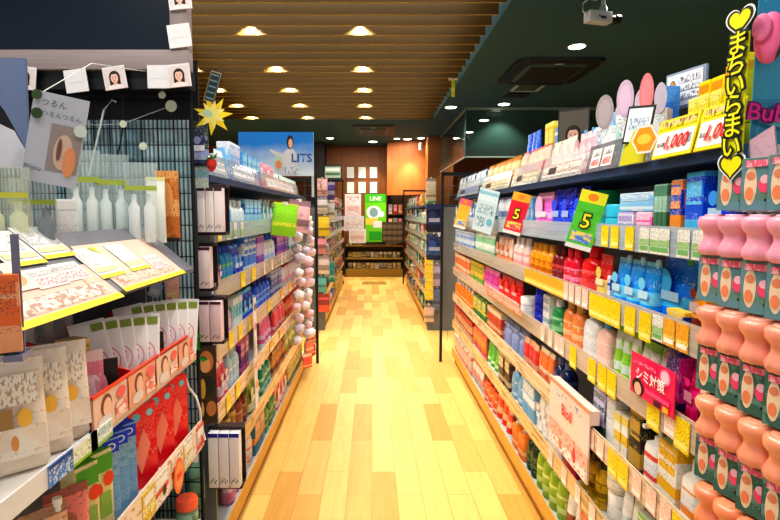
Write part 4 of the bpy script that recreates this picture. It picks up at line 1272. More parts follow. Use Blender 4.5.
o = board('banner', 'sky blue banner with a woman in white and dark lettering above hair care', 'banner', W, H, skymat(), (pb.x - .1 + .06, 4.6, pb.z), 0)
cx = W * .2
link('banner_figure', art('figure', [([(cx - W * .17, 0), (cx + W * .08, 0), (cx + W * .07, H * .5), (cx + W * .03, H * .62), (cx - W * .05, H * .62), (cx - W * .12, H * .5), (cx - W * .28, H * .62), (cx - W * .28, H * .56), (cx - W * .14, H * .38)], mat((225, 226, 232), .5)),
                                     (ell(cx - W * .01, H * .77, W * .045, H * .16), mat(HAIR, .6)), (ell(cx - W * .005, H * .74, W * .03, H * .11), mat(SKIN, .6)),
                                     (ell(cx - W * .17, H * .3, W * .06, H * .16), mat((190, 220, 200), .5)), (ell(cx - W * .17, H * .26, W * .04, H * .1), mat((236, 150, 110), .5)),
                                     (rect(cx - W * .1, H * .04, cx + W * .1, H * .2), pm((230, 235, 240), (120, 150, 180), (210, 225, 235), 131, thr=.5, rows=3))], 0), o)
put_text(o, 'LITS', H * .27, (30, 90, 160), W * .34, H * .4, -.006, .002)
link('banner_pole', boxmesh('pole', W / 2 - .02, W / 2, .004, .02, -(pb.z - ST[0]), H, mat((210, 215, 220))), o)
link('banner_pole', boxmesh('pole', -W / 2, -W / 2 + .02, .004, .02, -(pb.z - ST[0]), H, mat((210, 215, 220))), o)
# hanging packs clipped near the far end, second tier
for (px, pt_, pb_, w, kind, base, acc, lab) in ((283, 203, 236, .15, 'sachet', (150, 215, 60), (220, 240, 90), 'lime green sachet hanging over the sea green bottles'),
                                                (297, 200, 232, .16, 'sachet', (230, 190, 195), (150, 120, 130), 'dusty pink sachet hanging over the grey blue cartons')):
    a, b_ = at_x(px, pb_, -.52), at_x(px, pt_, -.52)
    o = build(kind, w, .03, b_.z - a.z, base, acc)
    link('clip', boxmesh('clip', -.01, .01, -.004, .06, b_.z - a.z - .012, b_.z - a.z + .008, mat((230, 230, 230))), o)
    o.location = a; o.rotation_euler = (0, .12, .5)
    tag(o, lab, 'sachet')
# white clip strip with small round logos hanging in the middle of the left gondola
a, b_ = at_x(257, 408, -.565), at_x(252, 300, -.565)
o = board('hanging_strip', 'long white clip strip with round logos hanging across the hair care tiers', 'strip', .055, b_.z - a.z, mat((244, 236, 236), .4), (a.x, a.y, a.z), PI / 2, 0)
link('strip_print', art('print', [(ell(0, (b_.z - a.z) * k_, .018, .02), mat(c_, .5)) for k_, c_ in ((.92, (60, 60, 90)), (.75, (230, 120, 150)), (.4, (220, 150, 160)), (.22, (240, 170, 120)))] + [(rect(-.022, (b_.z - a.z) * .5, .022, (b_.z - a.z) * .66), pm((244, 236, 236), (190, 80, 110), (250, 225, 225), 133, thr=.5))]), o)
# picture panel of golden hands beneath the pink cartons
a, b_ = at_y(209, 424, 1.87), at_y(209, 346, 1.87)
o = board('picture_board', 'dark picture board with golden leaf shapes under the pink cartons', 'panel', .07, b_.z - a.z, mat((60, 44, 28), .5), (a.x - .004, 1.87, a.z), .3)
hz = b_.z - a.z
link('panel_print', art('print', [(ell(.0, hz * .8, .026, hz * .14), mat((200, 130, 80), .5)), (ell(-.004, hz * .76, .018, hz * .1), mat((236, 180, 130), .5)), (ell(.01, hz * .5, .02, hz * .12), mat((26, 30, 24), .5)),
                                  (ell(-.014, hz * .46, .01, hz * .13), mat((210, 170, 80), .5)), (ell(.014, hz * .2, .018, hz * .1), mat((190, 130, 80), .5)), (ell(-.02, hz * .2, .009, hz * .1), mat((225, 190, 120), .5))]), o)

# ---------------------------------------------------------------- promotional stand nearest the camera, against the wire mesh panel
YM = 1.80
XF = -.60
st = empty('promotional_stand', 'stepped promotional stand with sloped card board and red tray before the mesh', 'shelving', (-.9, 1.28, 0))
GREY = mat((112, 112, 120), .5); DKG = mat((52, 50, 56), .5); WHITE = mat((240, 240, 240), .4)
sx, sy = .9, -1.28
link('base_cabinet', boxmesh('base', XF - .45 + sx, XF + sx, .78 + sy, 1.74 + sy, 0, .33, mat((205, 200, 196), .5), .004), st)
link('rear_panel', boxmesh('rear', -1.32 + sx, -1.3 + sx, .78 + sy, 1.74 + sy, 0, 1.3, mat((150, 160, 172), .5)), st)
for nm, z, x0, y0, y1, c in (('lower_shelf', .64, -1.3, .78, 1.74, (214, 210, 208)), ('tray_shelf', .925, -1.3, .78, 1.74, (220, 214, 210)), ('bag_shelf', 1.3, -1.3, .84, 1.74, (96, 92, 96))):
    s_ = link(nm, boxmesh(nm, x0 + sx, (XF if nm != 'bag_shelf' else -.765) + sx, y0 + sy, y1 + sy, z - .022, z, mat(c, .45)), st)
    if nm == 'lower_shelf':
        link('price_rail', boxmesh('rail', XF + .003 + sx, XF + .009 + sx, y0 + sy, y1 + sy, z - .055, z + .045, pm((240, 222, 206), (150, 110, 90), (250, 240, 230), 140, .25, 1, 2, .57)), s_)
    if nm == 'tray_shelf':
        link('front_lip', boxmesh('lip', XF + .001 + sx, XF + .005 + sx, y0 + sy, 1.06 + sy, z - .03, z + .012, WHITE), s_)
bm = bmesh.new()
for a, b_ in (((XF, 1.215), (-.765, 1.352)),):
    v = [bm.verts.new((p[0] + sx, yy + sy, p[1] + dz)) for yy in (.84, 1.74) for p, dz in ((a, 0), (b_, 0), (b_, -.012), (a, -.012))]
    for q in ((0, 1, 2, 3), (7, 6, 5, 4), (0, 4, 5, 1), (1, 5, 6, 2), (2, 6, 7, 3), (3, 7, 4, 0)):
        bm.faces.new([v[i] for i in q])
bmesh.ops.recalc_face_normals(bm, faces=bm.faces)
link('sloped_board', newmesh(bm, 'slope', GREY, False), st)
link('stand_side', boxmesh('side', -1.3 + sx, XF - .16 + sx, 1.725 + sy, 1.74 + sy, .3, 1.3, GREY), st)

SL = math.atan2(.137, .165)


def slope_card(px, py, w, h, name, label, cat, base, prints, up=.0):
    """card lying on the sloped board, bottom edge at the picture point"""
    n = Vector((math.sin(SL), 0, math.cos(SL)))
    d = ray(px, py)
    p0 = Vector((XF, 0, 1.217))
    t = n.dot(p0 - Vector((0, 0, CAMH))) / n.dot(d)
    p = Vector((0, 0, CAMH)) + d * t + n * (.001 + up)
    o = board(name, label, cat, w, h, mat(base, .5), p, PI / 2, -(PI / 2 - SL), 0, .0015)
    if prints:
        link('card_print', art('print', prints), o)
    return o


def price_prints(w, h):
    return [(rect(-w * .44, h * .08, w * .44, h * .5), pm((226, 222, 220), (206, 60, 80), (226, 222, 220), 150, thr=.48, rows=3)), (rect(-w * .4, h * .62, w * .4, h * .84), pm((226, 222, 220), (110, 110, 120), (226, 222, 220), 151, thr=.48, rows=3))]


W = .36
slope_card(82, 311, W, .12, 'price_board', 'pink board with yellow edge at the front of the sloped board', 'sign', (224, 188, 174),
           [(rect(-W / 2, 0, W / 2, .016), mat((236, 226, 40), .5)), (rect(-W * .45, .022, W * .42, .06), pm((224, 188, 174), (140, 96, 80), (246, 216, 204), 152, thr=.5, rows=3)), (rect(W * .3, .06, W * .48, .11), pm((240, 190, 170), (220, 140, 110), (246, 214, 200), 153))])
slope_card(160, 281, .4, .17, 'price_board', 'second pink board, further along beside the mesh end', 'sign', (226, 196, 182),
           [(rect(-.2, 0, .2, .013), mat((236, 226, 40), .5)), (rect(-.18, .02, .16, .05), pm((226, 196, 182), (200, 120, 100), (246, 220, 210), 154, thr=.5, rows=3))])
for (px, py, lab) in ((56, 287, 'small white price card with red figures, first on the pink board'), (80, 280, 'small white price card with red figures, second on the pink board'), (163, 268, 'small white price card with red figures on the further pink board')):
    slope_card(px, py, .1, .055, 'price_card', lab, 'price card', (226, 222, 220), price_prints(.1, .055), .0022)
for i, (px, py, lab) in enumerate(((30, 266, 'white information card with yellow foot, closest of the sloped row'), (62, 258, 'white information card with yellow foot, second of the sloped row'), (115, 277, 'white information card with green corner over the red tray'), (142, 270, 'narrow white information card before the clear bags'))):
    slope_card(px, py, .115 if i < 3 else .1, .105, 'information_card', lab, 'card', (222, 222, 222), [(rect(-.057, 0, .057, .012), mat((226, 214, 60), .5)), (rect(-.05, .045, .05, .09), pm((222, 222, 222), (150, 150, 160), (228, 228, 228), 156 + i, thr=.55, rows=4)), (rect(-.05, .02, .05, .036), mat((240, 222, 170), .5))] + ([([(.02, .105), (.05, .105), (.05, .075)], mat((200, 214, 50), .5))] if i == 2 else []), .0024)
slope_card(24, 292, .1, .075, 'picture_card', 'small tilted picture card of a hand at the end of pink board', 'card', (236, 216, 200), [(ell(0, .03, .035, .02), mat((220, 160, 120), .5)), (ell(-.02, .055, .02, .012), mat((120, 80, 60), .5))], .003)

# bags and cartons on the bag shelf
for (px, Y, h, w, c, capc, lab) in ((86, 1.60, .29, .1, (214, 228, 226), (240, 244, 244), 'clear bag holding two white bottles, first of three by the mesh'), (115, 1.63, .28, .1, (208, 226, 226), (236, 242, 242), 'clear bag holding two white bottles, second of three by the mesh'),
                                    (143, 1.63, .255, .1, (214, 228, 230), (238, 242, 244), 'clear bag holding two white bottles, third of three by the mesh'),
                                    (8, 1.14, .2, .1, (220, 226, 208), (222, 228, 200), 'clear bag with pale green lined bottles behind the white cards'), (36, 1.2, .18, .1, (190, 200, 205), (110, 118, 128), 'clear bag with dark grey bottles and lime top behind white cards')):
    o = build('bag', w, .06, h, c, (168, 184, 90) if px != 8 else (206, 204, 90), None, capc)
    o.location = ((px - 372) * Y / F, Y, 1.3005); o.rotation_euler = (0, 0, .35)
    tag(o, lab, 'bag', None)
o = build('slim', .045, .035, .135, (236, 234, 236), (225, 226, 230), (150, 150, 160), (245, 245, 245))
o.location = ((68 - 372) * 1.36 / F, 1.36, 1.3005); o.rotation_euler = (0, 0, .5)
tag(o, 'lone white slim carton standing between grey bag and clear bags', 'box')
o = build('sachet', .06, .025, .22, (232, 236, 230), (226, 230, 226), (205, 212, 210), (226, 222, 150), seed=1)
o.location = ((157 - 372) * 1.74 / F, 1.74, 1.3005); o.rotation_euler = (-.1, 0, .35)
tag(o, 'tall cream sachet with yellow edge leaning at the mesh end', 'sachet')

# red tray with picture front
ty0, ty1 = 1.075, 1.70
e = empty('red_tray', 'red partitioned tray with printed portraits on its clear front', 'tray', (-.72, (ty0 + ty1) / 2, .926))
RED = mat((206, 22, 36), .35)
w = ty1 - ty0
bm = bmesh.new()
bbox(bm, -.15, .12, -w / 2, w / 2, 0, .006)
bbox(bm, .114, .12, -w / 2, w / 2, 0, .035)
link('tray_base', newmesh(bm, 'base', RED, False), e)
for k_ in range(4):
    yy = -w / 2 + (w - .006) * k_ / 3
    bm = bmesh.new()
    vs = [bm.verts.new(q) for q in [(-.15, yy, .006), (.119, yy, .006), (.119, yy, .075), (-.15, yy, .15), (-.15, yy + .006, .006), (.119, yy + .006, .006), (.119, yy + .006, .075), (-.15, yy + .006, .15)]]
    for q in ((0, 1, 2, 3), (7, 6, 5, 4), (0, 4, 5, 1), (1, 5, 6, 2), (2, 6, 7, 3), (3, 7, 4, 0)):
        bm.faces.new([vs[i] for i in q])
    bmesh.ops.recalc_face_normals(bm, faces=bm.faces)
    link('divider', newmesh(bm, 'divider', RED, False), e)
link('front_band', boxmesh('band', .121, .124, -w / 2, w / 2, -.01, .078, mat((236, 190, 170), .3), 0), e)
its = []
for k_ in range(4):
    cx = -w / 2 + w * (k_ + .5) / 4
    ww = w / 4
    its += [(rect(cx - ww * .49, -.008, cx + ww * .49, .076), mat((240, 176, 150) if k_ % 2 else (238, 206, 190), .4)), (ell(cx - ww * .14, .046, ww * .16, .025), mat((130, 76, 60), .5)), (ell(cx - ww * .12, .04, ww * .12, .022), mat((246, 206, 184), .5)), (ell(cx - ww * .2, .012, ww * .2, .014), mat((236, 226, 224), .5)),
            (rect(cx + ww * .1, .0, cx + ww * .45, .035), pm((250, 226, 220), (220, 60, 60), (250, 240, 236), 160, thr=.48, rows=3)), (ell(cx + ww * .28, .055, ww * .14, .014), mat((250, 120, 120), .5))]
me = art('front_print', its); me.transform(Matrix.Translation((.1245, 0, 0)) @ Matrix.Rotation(PI / 2, 4, 'Z'))
link('front_print', me, e)
link('top_edge', boxmesh('edge', .119, .126, -w / 2, w / 2, .076, .082, mat((226, 80, 60), .3)), e)
for k_, cy in enumerate((-.2, .075)):
    me = art('card', [(rect(-.06, .01, .06, .13), mat((34, 28, 32), .5)), (ell(.015, .06, .022, .045), mat((244, 190, 205), .5)), (ell(-.025, .035, .016, .016), mat((230, 180, 150), .5))])
    me.transform(Matrix.Translation((.06, cy, 0)) @ Matrix.Rotation(.6, 4, 'Z'))
    link('divider_card', me, e)
# fans of white sachets
sac = None
for (fy, zz, nm, n) in ((1.315, .955, 'closer fan in red tray', 5), (1.545, .955, 'further fan in red tray', 6)):
    for i in range(n):
        if sac is None:
            sac = build('sachet', .085, .012, .17, (246, 244, 246), (250, 248, 250), (236, 236, 240), (226, 226, 226), seed=163)
            link('pink_seal_print', art('seal', [(ell(0, .06, .03, .034), mat((226, 150, 165), .5)), (ell(0, .06, .027, .031), mat((250, 244, 246), .5)), (rect(-.015, .042, .015, .078), pm((250, 244, 246), (216, 110, 130), (250, 244, 246), 164, thr=.46, rows=2)), ], -.0078), sac)
            link('green_corner_print', art('corner', [(rect(.008, .14, .036, .16), mat((130, 150, 60), .5))], -.006), sac)
            c = sac
        else:
            c = copy_thing(sac)
        c.location = (-.70 + .018 * i, fy + .02 * i, zz)
        c.rotation_euler = (-.18, .06 * (i - 3), .55)
        register(c, 'white sachet with faint pink seal', nm, fy + i * .02)
# gold carton, teal capped bottles and cream pouches near the camera
def put(kind, px, X, z, w, d, h, base, lab, acc=None, ink=None, cap=None, rz=.6, tilt=0, seed=None, cat=None):
    p = at_x(px, 300, X)
    o = build(kind, w, d, h, base, acc, ink, cap, seed)
    o.location = (X, p.y, z + .0006); o.rotation_euler = (tilt, 0, rz)
    o['label'] = lab
    return o


put('carton', 70, -.69, .926, .05, .05, .185, (206, 160, 84), 'tall gold carton at the near end of the red tray', (232, 196, 130), (120, 80, 30), None, 1.2)
put('blister', 83, -.655, .934, .07, .03, .15, (240, 150, 170), 'pink card pack with white lettering between gold carton and sachets', (250, 220, 226), (250, 250, 250), None, .7)
for i, (px, X) in enumerate(((22, -.94), (42, -.945), (62, -.95))):
    put('bottle', px, X, .926, .055, .05, .245, (226, 236, 236), 'white bottle with teal cap, %s of three behind the cream pouches' % ORD[i], (240, 240, 240), (90, 140, 150), (40, 130, 150) if i else (70, 160, 190), .6, seed=3)
for i, (px, X, z) in enumerate(((4, -.655, .926), (32, -.65, .926), (55, -.645, .926))):
    o = put('pouch', px, X, z, .115, .03, .205, (255, 238, 220), 'large cream pouch with orange edge, %s of three leaning on the tray shelf' % ORD[i], (255, 244, 232), (226, 190, 160), (240, 225, 205), .75, -.12, seed=10)
    link('printed_scene', art('scene', [(rect(-.045, .125, .04, .18), pm((250, 240, 226), (170, 140, 126), (250, 244, 236), 170, thr=.52, rows=5)), (rect(-.03, .085, .0, .12), mat((176, 140, 90), .5)), (ell(.018, .1, .012, .017), mat((240, 190, 90), .5)), (rect(-.052, .03, .05, .085), pm((246, 228, 210), (214, 170, 130), (250, 238, 224), 171, thr=.56)), (ell(0, .058, .006, .014), mat((226, 160, 100), .5)), (rect(-.056, .0, -.05, .19), mat((240, 130, 50), .5))], -.027), o)
p0 = at_x(72, 462, -.594)
o = board('shelf_card', 'blue shelf card with white lettering on the lip under the cream pouches', 'sign', .15, .042, pm((30, 120, 200), (235, 245, 255), (50, 140, 215), 172, thr=.5, rows=2), (-.592, p0.y, .895), PI / 2)
link('card_end', art('end', [(rect(.055, 0, .075, .042), mat((236, 130, 60), .5)), (rect(-.075, .034, .075, .042), mat((20, 80, 150), .5))]), o)
p0 = at_x(98, 430, -.594)
for i, (px, c, lab) in enumerate(((84, (236, 246, 220), 'white and lime shelf card on the tray lip beside the blue card'), (101, (190, 220, 236), 'pale aqua shelf card on the tray lip below the red tray'))):
    q = at_x(px, 445, -.594)
    o = board('shelf_card', lab, 'sign', .09, .04, pm(c, (120, 170, 70), (250, 250, 250), 173 + i, thr=.55, rows=2), (-.590, q.y, .897), PI / 2)
    link('card_edge', art('edge', [(rect(-.045, 0, .045, .006), mat((150, 190, 60), .5))]), o)
# lower shelf of the stand
for i, (px, X) in enumerate(((70, -.66), (86, -.66))):
    put('carton', px, X, .64, .058, .05, .2, (238, 224, 166), 'cream and green carton with two red discs, %s of two on the lower stand shelf' % ORD[i], (244, 234, 186), (120, 150, 70), (90, 160, 60), 1.15, seed=181)
    for q in [x_ for x_ in COL.objects if x_.get('label', '').startswith('cream and green carton') and not any(k.name.startswith('disc_print') for k in x_.children)]:
        link('disc_print', art('disc', [(rect(-.027, .15, .027, .192), mat((90, 165, 60), .5)), (ell(-.015, .11, .014, .018), mat((226, 70, 50), .5)), (ell(.015, .13, .014, .018), mat((226, 80, 50), .5)), (rect(-.01, .04, .02, .1), mat((150, 180, 90), .5))], -.0266), q)
for i, (px, X) in enumerate(((99, -.65), (109, -.65), (118, -.65))):
    o = put('carton', px, X, .64, .042, .042, .215, (130, 175, 210), 'tall blue carton with navy top, %s of three on the lower stand shelf' % ORD[i], (166, 200, 224), (70, 110, 160), (40, 90, 220), .95, seed=184)
    link('white_ring_print', art('ring', [(rect(-.02, .18, .02, .212), mat((36, 80, 205), .4)), (ell(0, .196, .012, .009), mat((240, 245, 252), .4)), (ell(0, .196, .008, .006), mat((36, 80, 205), .4))], -.0225), o)
for i, (px, X) in enumerate(((130, -.66), (150, -.66), (166, -.66))):
    o = put('carton', px, X, .64, .085, .07, .235, (222, 32, 48), 'shiny red pack with pale blue dots, %s of three on the lower stand shelf' % ORD[i], (232, 60, 66), (250, 160, 150), (236, 60, 70), 1.0, seed=187)
    link('film_top', loftmesh('film', [sup(.078, .062, .237, 4), sup(.07, .05, .247, 3)], clear((236, 200, 205), .4)), o)
    link('blue_dot_print', art('dots', [(ell(-.02, .205, .012, .012), mat((120, 200, 220), .4)), (ell(.02, .21, .01, .01), mat((150, 215, 230), .4)), ([(-.01, .04), (.02, .12), (.0, .17), (-.03, .1)], mat((250, 150, 130), .4))], -.0362), o)
for i, (px, c, lab) in enumerate(((55, (240, 150, 140), 'salmon pouch at the near end of the lower stand shelf'), (30, (236, 190, 160), 'peach pouch in the near corner of the lower stand shelf'))):
    put('pouch', px, -.66, .64, .09, .05, .17, c, lab, None, None, None, .9)
put('jar', 180, -.64, .331, .075, .07, .09, (150, 190, 170), 'sage green jar with coral lid on the stand base', None, None, (236, 110, 80))
put('bottle', 190, -.65, .331, .06, .05, .2, (120, 170, 150), 'muted green bottle with white cap on the stand base', None, None, None)
# price cards clipped along the lower rail
for i, (px, w, c, acc, lab) in enumerate(((138, .075, (232, 206, 90), (250, 236, 170), 'mustard price card on the lower stand rail'), (152, .09, (246, 240, 236), (214, 60, 60), 'white price card with black oval on the lower stand rail'), (168, .07, (250, 236, 226), (240, 120, 60), 'cream price card on the lower stand rail'),
                                          (181, .075, (236, 220, 150), (236, 240, 240), 'wheat price card on the lower stand rail'), (194, .07, (248, 222, 206), (226, 80, 60), 'pale pink price card at the mesh end of the lower stand rail'))):
    y = .59 * F / (372 - px)
    o = board('price_card', lab, 'price card', w, .085, pm(c, (110, 60, 50), acc, 190 + i, thr=.53, rows=4), (XF + .0115, y, .591), PI / 2)
    link('card_print', art('print', [(rect(-w * .4, .05, w * .4, .075), mat((250, 248, 240), .5)), (ell(w * .18, .028, w * .14, .014), mat((30, 30, 34) if i == 1 else acc, .5))]), o)
q = at_x(180, 468, -.58)
o = board('hanging_tag', 'round orange tag hanging from the lower stand rail below red packs', 'tag', .055, .02, mat((240, 120, 60), .4), (XF + .016, q.y, .63), PI / 2)
link('disc', art('disc', [(ell(0, -.02, .04, .055), mat((240, 124, 70), .5)), (ell(0, -.02, .03, .042), mat((248, 160, 110), .5)), (rect(-.02, -.03, .02, -.01), mat((226, 80, 50), .5))]), o)

# ---------------------------------------------------------------- wire mesh panel, corrugated sheet and the things hung on it
mp = empty('wire_mesh_panel', 'dark wire mesh panel facing the camera at the end of hair care', 'panel', (-1.1, YM, 0))
bm = bmesh.new()
for i in range(19):
    x = -.5 + i * .0545
    bbox(bm, x - .0016, x + .0016, -.0016, .0016, .03, 1.79)
for i in range(33):
    z = .05 + i * .0545
    bbox(bm, -.5, .485, -.0016, .0016, z - .0016, z + .0016)
o_ = link('lattice', newmesh(bm, 'lattice', mat((26, 34, 40), .4, .5), False), mp)
link('edge_post', tubemesh('post', [(.487, 0, 0), (.487, 0, 1.8)], .006, mat((40, 44, 50), .4, .5)), mp)
link('top_bar', boxmesh('bar', -.5, .49, -.006, .006, 1.785, 1.805, mat((28, 32, 38), .4, .5)), mp)


def corr():
    m, t, b = nt('corrugated_sheet')
    tc = t.nodes.new('ShaderNodeTexCoord')
    wv = t.nodes.new('ShaderNodeTexWave'); wv.bands_direction = 'X'; wv.inputs['Scale'].default_value = 22; wv.inputs['Distortion'].default_value = .6
    L(t, tc.outputs['Object'], wv.inputs['Vector'])
    n = t.nodes.new('ShaderNodeTexNoise'); n.inputs['Scale'].default_value = 5
    L(t, tc.outputs['Object'], n.inputs['Vector'])
    mu = t.nodes.new('ShaderNodeMath'); mu.operation = 'MULTIPLY'
    L(t, wv.outputs['Fac'], mu.inputs[0]); L(t, n.outputs['Fac'], mu.inputs[1])
    r = t.nodes.new('ShaderNodeValToRGB')
    r.color_ramp.elements[0].color = lin((70, 112, 132)); r.color_ramp.elements[1].color = lin((215, 232, 236)); r.color_ramp.elements[1].position = .7
    L(t, mu.outputs[0], r.inputs[0]); L(t, r.outputs[0], b.inputs['Base Color'])
    b.inputs['Roughness'].default_value = .25
    return m


bm = bmesh.new()
pts = []
for i in range(121):
    pts.append((-.5 + i * .98 / 120, .004 * (i % 2)))
vt = [[bm.verts.new((x, y, z)) for x, y in pts] for z in (.0, 1.72)]
for a in range(120):
    bm.faces.new((vt[0][a], vt[0][a + 1], vt[1][a + 1], vt[1][a]))
cs = link('corrugated_sheet', newmesh(bm, 'sheet', corr(), False), None, (-1.1, YM + .03, 0))
tag(cs, 'bluish ribbed plastic sheet standing right behind the wire mesh', 'sheet')
p = at_y(170, 241, YM)
o = board('orange_poster', 'orange and brown poster hung on the mesh beside the clear bags', 'poster', .08, .24, pm((206, 130, 70), (120, 60, 40), (236, 180, 120), 201, thr=.56, rows=5), (p.x, YM - .012, p.z), .0)
link('hanging_pin', boxmesh('pin', -.004, .004, .003, .014, .22, .23, WHITE), o)
link('poster_edge', art('edge', [(rect(-.04, 0, .04, .012), mat((60, 50, 50), .5)), (ell(.0, .15, .02, .05), mat((226, 170, 110), .5))]), o)
p = at_y(175, 302, YM)
o = board('hanging_card', 'pink hanging card clipped to the mesh below the further price board', 'card', .045, .13, pm((246, 206, 190), (210, 90, 80), (250, 236, 180), 202, thr=.55, rows=4), (p.x, YM - .02, p.z), .2)
link('card_clip', boxmesh('clip', -.006, .006, -.004, .02, .12, .14, WHITE), o)
p = at_y(155, 296, YM)
o = board('hanging_card', 'small pale blue card on the mesh beside the green leaves', 'card', .04, .05, mat((190, 215, 235), .4), (p.x, YM - .02, p.z), .2, 0, .4)
link('card_print', art('print', [(rect(-.015, .01, .015, .03), mat((240, 245, 250), .5))]), o)


def garland(label, px, py, n, spread, seed, Y=YM - .03):
    p = at_y(px, py, Y)
    rr = random.Random(seed)
    e = empty('leaf_garland', label, 'plant', (p.x, Y, p.z))
    link('hanging_stem', tubemesh('stem', [(-spread, 0, .02), (0, -.01, 0), (spread, 0, -.02)], .002, mat((40, 90, 30))), e)
    bm = bmesh.new()
    for i in range(n):
        x, z = rr.uniform(-spread, spread), rr.uniform(-.05, .05)
        a = rr.uniform(0, 6.28); l = rr.uniform(.02, .034); y = rr.uniform(-.025, .0)
        c, s = math.cos(a), math.sin(a)
        q = [(0, 0), (l * .5, l * .35), (l, 0), (l * .5, -l * .35)]
        vs = [bm.verts.new((x + u * c - v * s, y - (.006 if k in (1, 3) else 0), z + u * s + v * c)) for k, (u, v) in enumerate(q)]
        bm.faces.new(vs)
    l = link('leaves', newmesh(bm, 'leaves', mat((50, 150, 50), .5, var=.4), False), e)
    l['kind'] = 'stuff'


garland('artificial green leaves on the mesh above the further white sachets', 128, 299, 30, .06, 3)
garland('artificial green leaves on the mesh post behind the red tray', 190, 345, 34, .035, 4)
# white ribbon hanging off the mesh
a = [at_y(x, y, YM - .02) for x, y in ((184, 374), (189, 388), (196, 397), (200, 410), (201, 425), (205, 440))]
o = link('hanging_cable', tubemesh('ribbon', a, .005, WHITE)); tag(o, 'white cable hanging down the mesh post above the lower rail', 'cable')
a = [at_y(x, y, YM - .03) for x, y in ((89, 176), (96, 145), (104, 110), (112, 100), (116, 102))]
o = link('hanging_cable', tubemesh('ribbon', a, .0035, mat((215, 222, 225)))); tag(o, 'looped white cord hanging over the mesh behind clear bags', 'cable')
a = [at_y(x, y, YM - .02) for x, y in ((122, 98), (124, 118), (121, 140), (117, 158))]
o = link('hanging_cable', tubemesh('cord', a, .003, BLACK)); tag(o, 'black cord trailing down the wire mesh', 'cord')
# string with paper discs
ge = empty('disc_string', 'thin string with pale paper discs strung across the mesh', 'garland', (-1.0, YM - .03, 1.7))
ds = [(70, 121), (125, 125), (143, 146), (171, 106)]
pts = [at_y(x, y, YM - .03) - ge.location for x, y in ((60, 121), (95, 125), (123, 124), (146, 115), (171, 106))]
link('string', tubemesh('string', pts, .0009, mat((210, 215, 215)), 5), ge)
for (x, y, r) in ((68, 121, .017), (123, 124, .012), (143, 146, .013), (171, 106, .019), (162, 95, .012)):
    q = at_y(x, y, YM - .034) - ge.location
    link('paper_disc', loftmesh('disc', [[(q.x + r * math.cos(k_ / 20 * 2 * PI), q.y + yy, q.z + r * math.sin(k_ / 20 * 2 * PI)) for k_ in range(20)] for yy in (0, .002)], mat((214, 222, 206), .5)), ge)

# posters near the camera
MK = lambda c: mat(c, .6)
Yp = 1.2
o = board('portrait_poster', 'dark portrait poster of a woman with bare shoulders in the near corner', 'poster', .2, .25, mat((104, 118, 148), .5), ((31 - 372) * Yp / F - .1, Yp, at_y(10, 168, Yp).z), .12, -.05)
link('portrait_print', art('portrait', [(rect(-.098, 0, .098, .248), MK((112, 128, 160))), ([(-.098, .25), (-.098, .02), (.09, .0), (.085, .06), (.05, .13), (.0, .2), (-.04, .25)], MK((16, 14, 20))),
                                        ([(-.02, 0), (.098, 0), (.098, .03), (.07, .085), (.04, .1), (.0, .07)], MK((214, 214, 224))), (ell(-.01, .1, .045, .06), MK((226, 164, 120))), (rect(-.03, .02, .015, .08), MK((216, 150, 110))),
                                        (ell(-.028, .172, .069, .07), MK((16, 14, 20))), (ell(-.012, .115, .008, .004, 8), MK((40, 24, 20))), (ell(.016, .115, .006, .004, 8), MK((40, 24, 20))), (ell(.0, .07, .012, .004, 8), MK((170, 80, 70)))]), o)
link('poster_stand', boxmesh('stand', -.02, .02, .003, .02, -.17, .05, mat((200, 205, 210))), o)
p = at_y(48, 184, 1.18)
o = board('text_poster', 'pale poster with handwritten lines and a skin close-up picture, tilted', 'poster', .115, .2, mat((186, 190, 202), .5), (p.x, 1.18, p.z), .15, 0, .2)
link('poster_print', art('print', [(rect(-.012, .03, .055, .135), mat((150, 140, 140), .5)), (ell(.02, .075, .02, .04), mat((206, 180, 165), .5)), (ell(.036, .056, .014, .034), mat((214, 150, 110), .5)), (ell(.012, .08, .005, .025), mat((110, 84, 76), .5))]), o)
for q_, (dx_, dz_, r_, c_) in enumerate(((-.05, .19, .011, (60, 80, 50)), (-.044, .15, .012, (50, 70, 40)), (.05, .13, .014, (206, 216, 210)))):
    link('round_sticker', art('dot', [(ell(dx_, dz_, r_, r_), mat(c_, .5))], -.003), o)
put_text(o, 'つるん', .018, (70, 80, 100), -.012, .176, -.004)
put_text(o, 'つるんつるん', .014, (70, 80, 100), .008, .152, -.004)
put_text(o, 'Bijou', .018, (90, 100, 120), -.036, .03, -.004)
link('hanging_string', tubemesh('string', [(-.05, .002, .19), (-.03, .2, .32), (-.0, .55, .40)], .0012, mat((210, 215, 215))), o)
# acrylic divider and orange pack in the near corner
Yd = .86
o = board('acrylic_divider', 'smoky lilac acrylic divider at the near end of the sloped board', 'divider', .012, .2, mat((128, 130, 158), .25), ((14 - 372) * Yd / F, Yd, 1.165), .3)
link('hanging_foot', boxmesh('foot', -.02, .008, -.02, .03, -.01, .0, mat((128, 130, 158), .3)), o)
o = put('carton', 3, -.605, 1.165, .06, .01, .13, (240, 176, 140), 'orange printed pack behind the smoky divider in the near corner', (226, 120, 60), None, None, .5)
o.location = ((-6 - 372) * .84 / F, .84, 1.17)

